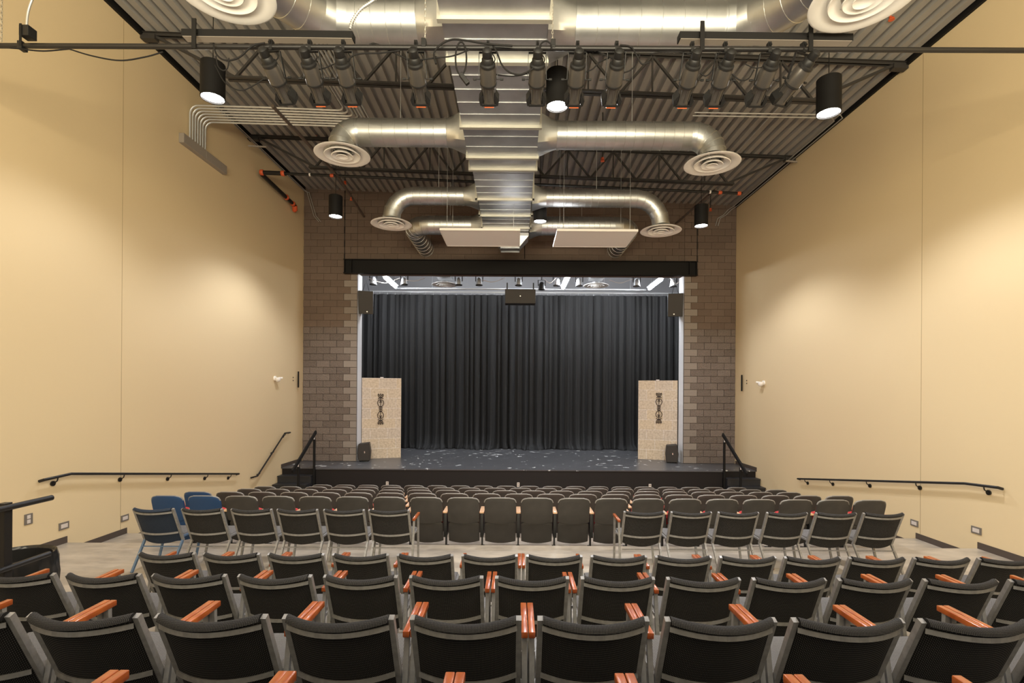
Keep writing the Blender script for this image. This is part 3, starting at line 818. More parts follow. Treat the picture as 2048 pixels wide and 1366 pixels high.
# --------------------------------------------------------- lighting pipe
PD = 5.3
pl, pr = P(-251, 90.4, PD), P(2359, 102.4, PD)
t = thing('lighting_pipe', ((pl + pr) / 2), 'long black lighting pipe crossing the hall beneath the ceiling', 'pipe'); o = t.location
b = MB(); b.tube([pl - o, pr - o], .026, 14); b.build('pipe', M['pipeblk'], t)
for x, y in ((848, 86), (1106, 88), (45, 91)):
    b = MB(); b.box(P(x, y + 2, PD) - o, (.05, .075, .085)); b.build('pipe_clamp', M['fixdark'], t, 0, .005)
def pipe_y(x): return 95 + (x - 1024) * .0046
for x, ytop, lab in ((850, 0, 'thin steel chain holding the pipe beside the trunk duct, wireway side'), (1105, 20, 'thin steel chain holding the pipe beside the trunk duct, opposite the wireway'), (3, -20, 'thin steel chain at the wireway end of the lighting pipe')):
    a = P(x, pipe_y(x) - 7, PD); q = P(x, ytop, PD); q = Vector((a.x, a.y, (ceil_z(a.x) + H - .05) if x < 100 else q.z + .35)); n = int((q - a).length / .034)
    b = MB()
    for k in range(n):
        c = a + (q - a) * ((k + .5) / n); u = Vector((1, 0, 0)) if k % 2 else Vector((0, 1, 0))
        b.tube([c + u * (.008 * math.cos(g_)) + Vector((0, 0, .022 * math.sin(g_))) for g_ in [2*math.pi*j/8 for j in range(8)]], .0028, 5, closed=True)
    tag(b.build('hanging_chain', M['chain']), lab, 'chain', 'chains holding the lighting pipe')
# raceways
for x0, x1, y0, y1, lab in ((362, 705, 57, 71, 'black raceway above the lighting pipe on the wireway side'), (1360, 1707, 62, 76, 'black raceway above the lighting pipe opposite the wireway side')):
    a, q = P(x0, (y0 + y1) / 2, PD), P(x1, (y0 + y1) / 2 + 4.5, PD); c = (a + q) / 2 + Vector((0, .05, 0))
    t = thing('raceway', c, lab, 'raceway', 'electrical raceways')
    b = MB(); b.bar(a - c + Vector((0, .05, 0)), q - c + Vector((0, .05, 0)), .10, .075); b.build('channel', M['black'], t, 0, .003)
    b = MB(); b.bar(a - c + Vector((.01, .05, -.0395)), q - c + Vector((-.01, .05, -.0395)), .092, .004); tag(b.build('lit_underside', M['greybox'], t, 0), 'grey strip painted as the lit underside')  # light on the underside put in as a paler strip
    for x in ((x0 + 26,) if x0 < 900 else (1405, 1622)):
        p = P(x, y0 - 20, PD - .037); p2 = P(x, pipe_y(x) + 5, PD - .037)
        b = MB(); b.bar(p - c, Vector((p.x, p.y, p2.z)) - c, .045, .012, (0, 1, 0)); b.box(Vector((p.x, PD - .014, a.z)) - c, (.04, .034, .04)); b.build('strap', M['black'], t, 0)

# ellipsoidal stage lights
def make_ers(label, group, gel=True, slim=1.0, tilt=-27, yaw=0):
    t = thing('stage_light', (0, 0, 0), label, 'stage light', group, yaw)
    piv = Vector((0, .10, -.275)); T = Matrix.Translation(piv) @ Matrix.Rotation(R(tilt), 4, 'X') @ Matrix.Rotation(R(-90), 4, 'X')   # local z = along the beam
    k = slim
    b = MB(); b.lathe([(0, -.315), (.03, -.312), (.048, -.295), (.052, -.235), (.046, -.225), (.06, -.21), (.062, -.17), (.080, -.16), (.082, -.14), (.06, -.135)], T, 22); b.lathe([(.085, .032), (.092, .036), (.092, .05), (.08, .056)], T, 24); b.build('lamp_cap', M['fixdark'], t, 40)
    b = MB(); b.lathe([(.062, -.16), (.074, -.155), (.074, -.135), (.084, -.12), (.09, .03), (.082, .04), (.0, .04)], T, 24); b.build('reflector_housing', M['fixture'], t, 40)
    b = MB(); b.lathe([(.079, .035), (.081, .045), (.081, .062), (.076, .07), (.070, .20), (.076, .22), (.076, .255), (.058, .255), (.05, .18)], T, 24)
    for a in range(8):
        g_ = a * math.pi / 4
        p = Vector((math.cos(g_) * .076, math.sin(g_) * .076, .075)); q = Vector((math.cos(g_) * .076, math.sin(g_) * .076, .2))
        b.bar(T @ p, T @ q, .008, .010)
    b.build('lens_tube', M['fixture'], t, 40)
    b = MB()
    b.prism([(-.082, .0), (.082, .0), (.082, .02), (-.082, .02)], lambda u, v, d: T @ Vector((u, d, .235 + v)), -.082, -.074).prism([(-.082, .0), (.082, .0), (.082, .02), (-.082, .02)], lambda u, v, d: T @ Vector((u, d, .235 + v)), .074, .082)
    for s in (-1, 1):
        b.prism([(.13, .070), (.20, .112), (.262, .098), (.262, .074), (.16, .062)], lambda u, v, d, s=s: T @ Vector((s * v, d, u)), -.06, .06)
    b.build('colour_frame', M['fixdark'], t, 0)
    if gel:
        b = MB(); b.prism([(-.052, .252), (.052, .252), (.052, .272), (-.052, .272)], lambda u, v, d: T @ Vector((u, d, v)), -.092, -.070) if False else b.box(T @ Vector((0, .07, .262)), (.105, .014, .020), T.to_3x3())
        tag(b.build('gel', M['gel'], t, 0), 'orange gel edge')
    b = MB(); y0 = -.055
    b.bar((-.095, .0, y0), (.095, .0, y0), .03, .006)
    for s in (-1, 1): b.bar((s * .095, 0, y0), (s * .10, piv.y, piv.z), .006, .03, (0, 1, 0))
    b.build('yoke', M['fixdark'], t, 0)
    b = MB(); b.box((0, 0, .005), (.035, .05, .11)); b.tube([(0, -.045, .012), (0, -.03, .04), (0, 0, .047), (0, .03, .04)], .012, 8); b.tube([(0, 0, .03), (0, 0, .065)], .006, 8); b.build('clamp', M['fixdark'], t, 30)
    for s in (-1, 1):
        b = MB(); b.tube([(s * .085, piv.y, piv.z), (s * .135, piv.y, piv.z)], .005, 6); b.box((s * .145, piv.y, piv.z), (.035, .016, .02)); b.build('knob', M['fixdark'], t, 0, .004)
    b = MB(); b.tube(smoothline([(.03, .02, -.03), (.075, .0, -.12), (.05, -.06, -.20), (.0, -.12, -.12)], 5), .006, 6); b.build('tail_lead', M['cable'], t)
    return t
EX = [(543, 0), (620, 1), (687, 1), (832, 1), (976, 1), (1075, 0), (1155, 1), (1233, 1), (1384, 1), (1450, 1), (1538, 0), (1606, 0)]
near = ['by the pendant on the wireway side', 'second from that end', 'third from that end', 'beside the trunk duct', 'in front of the trunk duct', 'just before the middle pendant', 'just past the middle pendant', 'second past the middle pendant',
        'third past the middle pendant', 'fourth past the middle pendant', 'second from the end away from the wireway', 'at the pipe end away from the wireway']
elab = ['black stage light at the wireway end of the lighting pipe', 'black stage light, second on the pipe from the wireway end', 'black stage light, third on the pipe from the wireway end', 'black stage light hanging just short of the trunk duct',
        'black stage light silhouetted against the trunk duct', 'black stage light overlapping the trunk edge beside the middle pendant', 'black stage light just past the middle pendant', 'black stage light, second past the middle pendant',
        'black stage light, third past the middle pendant', 'black stage light, fourth past the middle pendant', 'black stage light, last but one from the wireway', 'twisted black stage light furthest along the pipe from the wireway']
ep = {}
for (x, g_), lab in zip(EX, elab):
    loc = P(x, pipe_y(x), PD)
    yaw = 0
    if x == 1606: yaw = R(18)
    if x == 543: yaw = R(-6)
    if g_ not in ep:
        ep[g_] = make_ers(lab, 'stage lights on the pipe', bool(g_), 1, -27, yaw); ep[g_].location = loc
    else: dup(ep[g_], loc, lab, None, yaw)

CB = [([(20, 96), (34, 97), (85, 102), (138, 98)], 5.27, .008, 'black cable sagging under the pipe across the ochre wall'),
      ([(138, 98), (185, 112), (240, 121), (290, 114), (326, 104)], 5.27, .008, 'black cable swag in front of the wall corner, with frayed ties'),
      ([(426, 88), (434, 110), (452, 121), (478, 115), (505, 92), (530, 86)], 5.24, .010, 'thick black cable loop above the pendant on the wireway side'),
      ([(432, 112), (436, 132), (446, 141), (455, 136), (458, 116)], 5.24, .007, 'small black cable loop above the pendant on the wireway side'),
      ([(430, 130), (450, 165), (480, 181), (505, 172), (527, 158)], 5.4, .007, 'black lead looping from that pendant to the end stage light'),
      ([(632, 140), (650, 136), (668, 128)], 5.4, .007, 'short black lead between the second and third stage lights'),
      ([(692, 126), (705, 112), (725, 107), (760, 106), (800, 101)], 5.3, .009, 'black cable with an inline connector beside the third stage light'),
      ([(738, 90), (752, 88), (785, 104), (822, 122)], 5.32, .010, 'thick black cable descending to the light short of the duct'),
      ([(872, 128), (868, 108), (878, 92), (900, 80), (925, 80), (975, 88), (1025, 92)], 5.22, .011, 'thick black cable arching over the pipe against the trunk duct'),
      ([(838, 120), (870, 116), (905, 112), (938, 100)], 5.26, .008, 'black cable stretched tight before the trunk duct'),
      ([(985, 90), (994, 105), (1004, 130), (1020, 145), (1040, 149), (1060, 141), (1072, 132)], 5.24, .010, 'thick black swag between the two lights before the duct'),
      ([(985, 148), (1005, 151), (1030, 152), (1055, 147), (1072, 138)], 5.5, .008, 'lower black swag between the two lights before the duct'),
      ([(1080, 100), (1082, 88), (1092, 82), (1101, 88), (1104, 100)], 5.26, .009, 'black cable hoop on the pipe beside a chain clamp'),
      ([(1168, 146), (1185, 138), (1200, 124), (1218, 116)], 5.4, .008, 'black lead climbing from the light just past the middle pendant'),
      ([(1150, 106), (1190, 104), (1215, 112), (1235, 122)], 5.35, .009, 'black cable drooping to the light second past the pendant'),
      ([(1240, 90), (1262, 94), (1274, 112), (1284, 128), (1300, 124)], 5.26, .009, 'black hook-shaped cable between the branch duct and the pipe'),
      ([(1245, 146), (1260, 141), (1272, 128), (1280, 108)], 5.35, .008, 'black lead curling up past the second light past the pendant'),
      ([(1300, 108), (1325, 104), (1360, 104), (1390, 112)], 5.3, .008, 'black cable lying below the pipe towards the third light'),
      ([(1400, 146), (1412, 152), (1424, 140), (1432, 116), (1440, 102)], 5.3, .008, 'black lead hanging between the third and fourth lights'),
      ([(1464, 148), (1480, 160), (1496, 158), (1508, 140)], 5.3, .008, 'black lead drooping past the fourth light'),
      ([(1490, 128), (1510, 136), (1530, 132), (1545, 118)], 5.3, .006, 'thin dark lead next to the last but one stage light')]
for pts, D, r, lab in CB:
    b = MB(); b.tube(smoothline([P(x, y, D) for x, y in pts], 7), r * .9, 8)
    tag(b.build('hanging_cable', M['cable']), lab, 'cable', 'cables on the lighting pipe')
# coil of cable with its plug
t = thing('hanging_cable_coil', P(922, 96, 5.22), 'hanging coil of black cable with a plug before the duct', 'cable'); o = t.location
b = MB(); b.tube([P(922 + 11 * math.cos(a), 117 + 33 * math.sin(a), 5.22) - o for a in [2*math.pi*k/28 for k in range(28)]], .009, 8, closed=True); b.build('loop', M['cable'], t)
b = MB(); b.bar(P(921, 148, 5.22) - o, P(936, 168, 5.22) - o, .045, .045); b.build('plug', M['fixdark'], t, 0, .006)
# junction box and flexible conduit above the wireway end
t = thing('junction_box', P(56, 66, 5.26), 'small black junction box over the pipe at the wireway end', 'junction box'); o = t.location
b = MB(); b.box((0, 0, 0), (.10, .10, .11)); b.build('body', M['fixdark'], t, 0, .005)
b = MB(); b.bar((-.025, -.055, .06), (-.025, -.055, -.17), .025, .006, (0, 1, 0)); b.build('bracket', M['black'], t, 0)
b = MB(); q = [P(x, y, 5.26) - o for x, y in ((53, 55), (56, 25), (66, -5), (90, -60), (110, -140))]; b.tube(smoothline(q, 6), .011, 10); b.build('flexible_conduit', M['conduit'], t)
b = MB(); q = [P(x, y, 5.3) for x, y in ((700, 58), (706, 40), (722, 18), (750, -2), (790, -40))]; b.tube(smoothline(q, 8), .014, 10); rings(b, smoothline(q, 16), .014, .02, 10)
tag(b.build('flexible_conduit', M['conduit']), 'ribbed flexible conduit rising from the raceway on the wireway side', 'conduit')

# ------------------------------------------------- conduits and wireway
t = thing('wall_mounted_wireway', W(XL, 10.8, 5.06), 'long grey wireway box fixed high on the ochre wall', 'wireway')
b = MB(); b.b2((.002, -.75, -.095), (.11, -.02, .095)); b.build('body', M['greybox'], t, 0, .003)
b = MB(); b.b2((.002, -.016, -.095), (.11, .75, .095)); b.build('body', M['greybox'], t, 0, .003)
cl = ['outermost', 'second', 'third', 'fourth', 'fifth', 'sixth', 'innermost']
for i in range(7):
    d = 10.32 + .085 * i; z = 5.86 - .012 * i; X = XL + .05
    rb = .16
    xe = -3.55 + .075 * i
    zz = z
    A = [W(X, d, 5.14), W(X, d, zz - rb)] + [W(X + rb * (1 - math.cos(a)), d, zz - rb + rb * math.sin(a)) for a in (R(25), R(50), R(75), R(90))]
    A += [W(-5.2, d, zz - .03), W(xe - rb, d, zz - .08)] + [W(xe - rb + rb * math.sin(a), d - rb * (1 - math.cos(a)), zz - .08) for a in (R(25), R(50), R(75), R(90))] + [W(xe, 7.6, zz - .08), W(xe, 5.9, zz - .08)]
    b = MB(); b.tube(A, .019, 8); tag(b.build('electrical_conduit', M['conduit']), '%s of the parallel conduits bending from the wireway across the ceiling' % cl[i], 'conduit', 'conduits from the wireway')
for k, (dx, lab) in enumerate(((.07, 'thin conduit hugging the ceiling corner above the wireway wall'), (.14, 'companion conduit just inboard of the ceiling corner, wireway wall'))):
    z = ceil_z(XL + dx) - .12 - .02 * k
    A = [W(XL + dx, 10.9, z), W(XL + dx, 15.7, z), W(XL + dx + .06, 15.85, z - .03), P(614 + 4 * k, 384, 15.86), P(628 + 4 * k, 432, 15.86), P(638 + 4 * k, 444, 15.86)]
    b = MB(); b.tube(A, .011, 7); tag(b.build('electrical_conduit', M['conduit']), lab, 'conduit', 'corner conduits')
for k, (dx, lab) in enumerate(((.10, 'thin conduit along the ceiling corner opposite the wireway'), (.20, 'companion conduit along the ceiling corner opposite the wireway'))):
    z = ceil_z(XR) - .10; y0 = 10.55 + .12 * k
    A = [W(3.75, y0, z + .03), W(XR - dx - .12, y0, z), W(XR - dx, y0 + .12, z), W(XR - dx, 15.7, z), W(XR - dx - .1, 15.93, z - .05), P(1452 - 5*k, 430, 15.93), P(1440 - 5*k, 437, 15.93), P(1436 - 5 * k, 452, 15.93)]
    b = MB(); b.tube(A, .0125, 7); tag(b.build('electrical_conduit', M['conduit']), lab, 'conduit', 'corner conduits')
b = MB(); b.tube([P(1600, 168, 9.6), P(1405, 378, 14.7)], .013, 7); tag(b.build('electrical_conduit', M['conduit']), 'straight pale conduit running to the block wall opposite the wireway', 'conduit')
for i, (a, q, lab) in enumerate((((497, 292), (533, 294), 'small strut bracket under the corner conduits, wireway wall'), ((1572, 322), (1594, 324), 'small strut bracket under the corner conduits opposite the wireway'))):
    b = MB(); b.bar(P(*a, 12.4), P(*q, 12.4), .04, .03); tag(b.build('strut_bracket', M['greybox'], None, 0), lab, 'bracket')

# ---------------------------------------------------------- sprinkler pipes
SDp = 13.0
t = thing('hanging_sprinkler_pipe', P(1000, 365, SDp), 'long black sprinkler pipe crossing the hall with orange couplings', 'sprinkler pipe'); o = t.location
b = MB(); b.tube([P(522, 345, SDp) - o, P(572, 347.2, SDp) - o], .055, 14); b.build('main_pipe', M['pipeblk'], t)
b = MB(); b.tube([P(572, 347.2, SDp) - o, P(1484, 387, SDp) - o], .034, 12); b.build('branch_pipe', M['pipeblk'], t)
for x, y, r in ((524, 345, .075), (566, 346.8, .07), (664, 351, .045), (1440, 385.2, .045), (1478, 386.8, .05)):
    b = MB(); a = P(x, y, SDp) - o; b.tube([a - Vector((.045, 0, 0)), a - Vector((.03, 0, 0)), a + Vector((.03, 0, 0)), a + Vector((.045, 0, 0))], [r * .85, r, r, r * .85], 14); tag(b.build('coupling', M['orange'], t), 'orange coupling')
for x, y in ((620, 349.4), (1420, 384)):
    b = MB(); a = P(x, y, SDp) - o; b.tube([a - Vector((.02, 0, 0)), a + Vector((.02, 0, 0))], .042, 12); b.build('marker_band', M['white'], t)
b = MB(); A = P(524, 346, SDp); b2_ = P(577, 401, 15.2); B = Vector((A.x - .05, 15.4, A.z - .08))
t = thing('sprinkler_riser', A, 'black sprinkler pipe running along the ochre wall below the wireway level', 'sprinkler pipe')
e = Vector((XL + .12 - A.x + .05, 1.95, -.12))
b.tube([Vector((0, .02, -.04)), e], .055, 14); b.build('pipe', M['pipeblk'], t)
for f_ in (.72, .93):
    b = MB(); c = e * f_; d_ = e.normalized(); b.tube([c - d_ * .05, c - d_ * .03, c + d_ * .03, c + d_ * .05], [.06, .075, .075, .06], 14); tag(b.build('coupling', M['orange'], t), 'orange coupling')
b = MB(); b.tube([e, e + Vector((-.02, .07, -.10)), e + Vector((-.06, .1, -.12))], [.07, .075, .06], 12); tag(b.build('valve', M['orange'], t), 'rusty orange end valve')
for (x0, y0, x1, y1, lab) in ((676, 352, 728, 433, 'brown sprinkler branch slanting to the block wall, wireway side'), (1432, 378, 1352, 447, 'brown sprinkler branch slanting to the block wall, opposite the wireway')):
    A, B = P(x0, y0, 13.0), P(x1, y1, 15.95)
    t = thing('sprinkler_branch', A, lab, 'sprinkler pipe', 'sprinkler branches')
    pre = [P(545, 212, 9.4) - A] if x0 < 900 else []
    b = MB(); b.tube(pre + [Vector((0, 0, 0)), B - A], .034, 10); b.build('pipe', M['brownpipe'], t)
    for f_ in (.45,):
        c = (B - A) * f_; b = MB(); b.tube([c, c + Vector((.0, 0, -.10))], .016, 8); b.tube([c + Vector((0, 0, -.10)), c + Vector((0, 0, -.115))], .035, 10); tag(b.build('sprinkler_head', M['orange'], t), 'orange sprinkler head')
for x, y, D, lab in ((1272, 40 - 36, 0, ''),):
    pass
for x, y, D, lab in ((690, 366, 14.2, 'small orange sprinkler head near the pendant before the block wall, wireway side'), (1421, 420, 15.2, 'small orange sprinkler head beside the far pendant opposite the wireway'), (630, 269, 12.55, 'small orange sprinkler head on the joist beside the second elbow'),
                     (1515, 305, 12.6, 'small orange sprinkler head on the joist opposite the wireway'), (1205, 320, 11.0, 'small orange sprinkler head above the third branch duct'), (1783, 36, 8.0, 'small orange sprinkler head high beside the huge diffuser opposite the wireway')):
    a = P(x, y, D); b = MB(); z = ceil_z(a.x) + H
    t = thing('pendant_sprinkler', a, lab, 'sprinkler', 'pendent sprinkler heads')
    b.tube([(0, 0, .03), (0, 0, max(.08, min(z - a.z, 1.6)))], .012, 8); b.build('drop_pipe', M['pipeblk'], t)
    b = MB(); b.tube([(0, 0, .05), (0, 0, .0)], .035, 10); b.tube([(0, 0, -.02), (0, 0, -.03)], .045, 12); b.box((0, 0, -.01), (.05, .01, .03)); b.build('head', M['orange'], t)

# ------------------------------------------------------------ the stage set
# curtain
b = MB(); rows = []; x0, x1 = -6.6, 7.0; NX = 900
rng = random.Random(11); ph = [rng.uniform(0, 6.3) for _ in range(8)]
folds = []; x = x0
while x < x1: folds.append((x, rng.uniform(.5, 1.2))); x += rng.uniform(.16, .40)
cols = []
zl = [SF + .005, SF + .07, SF + .2, SF + .6, -1, 0, 1.5, 2.6, 3.4, 3.78, 3.83]
fi = 0
for i in range(NX + 1):
    X = x0 + (x1 - x0) * i / NX
    while fi + 1 < len(folds) and folds[fi + 1][0] <= X: fi += 1
    a = folds[fi]; nx_ = folds[fi + 1][0] if fi + 1 < len(folds) else x1
    u = (X - a[0]) / max(.05, nx_ - a[0])
    f = a[1] * .17 * (abs(math.sin(math.pi * u)) ** .7) + .012 * math.sin(X * 41 + ph[0]) + .02 * math.sin(X * 9 + ph[1])
    col = []
    for j, z in enumerate(zl):
        amp = [1.5, 1.45, 1.25, 1.08, 1, .95, .85, .75, .65, .55, .5][j]
        flare = [-.26, -.15, -.05, 0, 0, 0, 0, 0, 0, 0, 0][j] * (1 + .8 * math.sin(X * 3.1 + ph[2]))
        col.append(W(X + (.05 * math.sin(X * 5 + ph[3]) if j < 2 else 0), 19.9 - f * amp + flare, z))
    cols.append(col)
b.grid(cols)
t = thing('stage_curtain', W(0, 19.9, SF), 'black pleated curtain closing off the back of the stage', 'curtain')
ob = b.build('drape', M['curtain'], t, 180, normals=False)
ob.location = -Vector(t.location)
md = ob.modifiers.new('thick', 'SOLIDIFY'); md.thickness = .008
b = MB()
for X in [x0 + .3 + .303 * i for i in range(44)]: b.tube([W(X, 19.86, 3.82), W(X, 19.86, 3.91)], .007, 5)
ob = b.build('carriers', M['fixsilver'], t); ob.location = -Vector(t.location)
t = thing('curtain_track', W(0, 19.86, 3.93), 'pale curtain track above the black pleated curtain', 'curtain track')
b = MB(); b.b2((-6.6, -.025, -.02), (7.0, .025, .03)); b.build('channel', M['fixsilver'], t, 0)
t = thing('batten_pipe', W(0, 19.2, 3.93), 'pale horizontal batten pipe over the stage before the curtain', 'pipe')
b = MB(); b.tube([(-4.6, 0, 0), (5.0, 0, .0)], .03, 10); b.build('pipe', M['fixsilver'], t)
for X in (-3.2, -1.9, -.4, .9, 1.9, 3.4, 4.4):
    b = MB(); b.tube([(X, 0, 0), (X, 0, 2.6)], .008, 6); b.build('hanger_rod', M['fixsilver'], t)
t = thing('batten_pipe', W(0, 17.4, 4.12), 'upper batten pipe carrying the small fixtures over the stage', 'pipe')
b = MB(); b.tube([(-5.6, 0, 0), (6.0, 0, 0)], .028, 10); b.build('pipe', M['pipeblk'], t)
# fixtures over the stage
def make_par(label, m):
    t = thing('hanging_can_light', (0, 0, 0), label, 'stage light', 'small fixtures over the stage')
    b = MB(); b.lathe([(.0, -.15), (.06, -.18), (.10, -.24), (.11, -.42), (.10, -.42), (.09, -.28)], None, 20); b.build('can', m, t, 40)
    b = MB(); b.bar((-.125, 0, -.1), (.125, 0, -.1), .03, .008); b.bar((-.125, 0, -.1), (-.12, 0, -.3), .03, .008, (0,1,0)); b.bar((.125, 0, -.1), (.12, 0, -.3), .03, .008, (0,1,0)); b.bar((0, 0, -.1), (0, 0, .03), .03, .03, (0,1,0)); b.build('yoke', M['fixdark'], t, 0)
    b = MB(); b.lathe([(.115, -.41), (.125, -.42), (.125, -.44), (.09, -.44)], None, 20); b.build('front_ring', M['fixdark'], t, 40)
    return t
PX = [745, 807, 916, 957, 1036, 1082, 1112, 1157, 1272, 1345]
kp = ['under the tilted work light, wireway side', 'right beside that first can light', 'next to the round stage diffuser, wireway side', 'brightest of the can lights before the centre speaker', 'just above the centre speaker', 'dark one by the centre speaker',
      'beside the middle work light', 'past the middle work light', 'beside the stage diffuser opposite the wireway', 'at the batten end opposite the wireway']
kp[1] = 'second on the batten from the wireway side'; kp[0] = 'first on the batten from the wireway side'
mp_ = None
for x, w in zip(PX, kp):
    X = (x - 1030) * .0174 + .0
    lab = 'silver can light over the stage, ' + w if x != 1082 else 'dark can light over the stage beside the centre speaker'
    if x == 1082: q = make_par(lab, M['fixdark']); q.location = W(X, 17.4, 3.98); continue
    if mp_ is None: mp_ = make_par(lab, M['fixsilver']); mp_.location = W(X, 17.4, 4.12)
    else: dup(mp_, W(X, 17.4, 4.12), lab)
for i, pts in enumerate(([(735, 556), (770, 566), (800, 556)], [(810, 560), (830, 562), (850, 556)], [(965, 560), (985, 564), (1010, 556)], [(1088, 558), (1100, 566), (1112, 556)], [(1218, 560), (1240, 566), (1265, 558)], [(1340, 556), (1352, 568), (1362, 558)])):
    b = MB(); b.tube(smoothline([P(x, y, 17.3) for x, y in pts], 6), .010, 6)
    tag(b.build('hanging_cable', M['ivory']), ['pale cable sagging beside the hung speaker, wireway side', 'pale cable sagging before the wireway-side stage diffuser', 'pale cable sagging just before the centre speaker', 'pale cable sagging just past the centre speaker',
         'pale cable sagging past the stage diffuser opposite the wireway', 'pale cable sagging over the hung speaker opposite the wireway'][i], 'cable', 'cables over the stage')
# work lights over the stage
for X, lab in ((-4.45, 'lit strip work light over the stage, wireway side'), (1.76, 'lit strip work light over the stage beside the centre speaker'), (4.96, 'lit strip work light over the stage, opposite the wireway')):
    t = thing('hanging_work_light', W(X, 17.8, 3.85), lab, 'work light', 'strip work lights')
    b = MB(); b.b2((-.10, -.78, .045), (.10, .78, .09)); b.build('housing', M['fixsilver'], t, 0)
    b = MB(); b.tube([(0, -.75, 0), (0, .75, 0)], .055, 12); b.build('tube', M['tubeon'], t)
    b = MB(); b.tube([(0, -.5, .09), (0, -.5, 3.2)], .006, 6); b.tube([(0, .5, .09), (0, .5, 3.2)], .006, 6); b.build('suspension', M['fixsilver'], t)
    ld = bpy.data.lights.new('work_lamp', 'AREA'); ld.shape = 'RECTANGLE'; ld.size = .12; ld.size_y = 1.5; ld.energy = 14; ld.color = (.90, .95, 1.0); ld.spread = R(165)
    lo = bpy.data.objects.new('work_lamp', ld); COL.objects.link(lo); lo.parent = t; lo.location = (0, 0, -.07)

for X in (-3.6, 0, 3.9):           # unseen fill lamps added above the header, brightening curtain top and back wall
    ld = bpy.data.lights.new('stage_fill', 'AREA'); ld.shape = 'RECTANGLE'; ld.size = 2.4; ld.size_y = .35; ld.energy = 80; ld.color = (.90, .95, 1.0)
    lo = bpy.data.objects.new('stage_fill', ld); COL.objects.link(lo); lo.location = W(X, 18.9, 6.0); lo.rotation_euler = (R(22), 0, 0)
# castle-wall scenery flats with iron scrolls
def flat(xa, da, xb, db, top, label, olab, ox, oy):
    A, B = W(xa, da, SF), W(xb, db, SF); w = (B - A).length; ang = math.atan2(B.y - A.y, B.x - A.x)
    t = thing('scenery_flat', A, label, 'scenery flat', 'castle wall flats', ang); h = top - SF
    b = MB(); b.b2((0, 0, .004), (w, .06, h)); b.build('panel', M['flat'], t, 0)
    b = MB()
    for x in (.0, w / 2 - .03, w - .06): b.b2((x, .06, .004), (x + .06, .11, h))
    b.build('rear_frame', M['maple'], t, 0)
    b = MB(); b.b2((.22, -.5, .01), (.24, .0, .03)) if False else b.b2((w * .46, .0, h), (w * .54, .03, h + .03)); b.build('top_bracket', M['tape'], t, 0)
    # the scroll
    d = (da + db) / 2; c = P(ox, oy, d); Minv = (Matrix.Translation(A) @ Matrix.Rotation(ang, 4, 'Z')).inverted()
    lc = Minv @ c
    s = thing('iron_scroll', Matrix.Translation(A) @ Matrix.Rotation(ang, 4, 'Z') @ Vector((lc.x, -.032, lc.z)), olab, 'wall ornament', 'wrought iron scrolls', ang)
    b = MB(); b.tube([(0, 0, -.50), (0, 0, .50)], .010, 6); b.build('stem', M['iron'], s)
    for sz in (1, -1):
        for sx in (1, -1):
            b = MB(); q = [(0, 0, sz * .05), (sx * .07, 0, sz * .13), (sx * .10, 0, sz * .21), (sx * .07, 0, sz * .29), (sx * .02, 0, sz * .30), (sx * .015, 0, sz * .24), (sx * .05, 0, sz * .22)]
            b.tube(smoothline(q, 5), .011, 6); b.tube(smoothline([(0, 0, sz * .10), (sx * .05, 0, sz * .04), (0, 0, -sz * .02)], 4), .010, 6); b.build('scroll', M['iron'], s)
            b = MB(); q = [(0, 0, sz * .36), (sx * .05, 0, sz * .40), (sx * .085, 0, sz * .47), (sx * .06, 0, sz * .50), (sx * .03, 0, sz * .43)]
            b.tube(smoothline(q, 4), .013, 6)
            b.tube(smoothline([(0, 0, sz * .42), (sx * .05, 0, sz * .36), (sx * .09, 0, sz * .35)], 4), .012, 6); b.build('leaf', M['iron'], s)
        b = MB(); b.tube([(0, 0, sz * .47), (0, 0, sz * .53)], [.025, .004], 8); b.build('finial', M['iron'], s)
flat(-5.05, 16.5, -3.85, 16.92, .42, 'painted stone flat standing at the wireway side of the stage', 'black iron scroll on the stone flat, wireway side', 761, 818)
flat(4.19, 16.98, 5.38, 16.55, .40, 'painted stone flat standing on the stage opposite the wireway side', 'black iron scroll on the stone flat opposite the wireway side', 1318, 816)

# speakers
def wedge(loc, rotz, label):
    t = thing('floor_monitor', loc, label, 'speaker', 'floor speakers on the stage', rotz)
    b = MB(); b.prism([(-.17, .02), (.17, .02), (.20, .30), (.15, .60), (-.17, .56), (-.2, .28)], lambda u, v, d: Vector((u, d, v)), -.17, .16); b.build('cabinet', M['speaker'], t, 0, .012)
    b = MB(); b.prism([(-.155, .05), (.155, .05), (.18, .30), (.135, .57), (-.15, .535), (-.18, .28)], lambda u, v, d: Vector((u, d, v)), -.182, -.171); b.build('grille', M['grille'], t, 0)
    b = MB(); b.box((.02, -.186, .30), (.03, .006, .06)); b.build('badge', M['chrome'], t, 0)
    b = MB()
    for x in (-.12, .12):
        for y in (-.1, .1): b.tube([(x, y, .0), (x, y, .022)], .02, 8)
    b.build('feet', M['black'], t)
wedge(W(-4.83, 16.1, SF), R(10), 'black floor speaker before the stone flat, wireway side')
wedge(W(5.09, 16.2, SF), R(-14), 'black floor speaker before the stone flat opposite the wireway side')
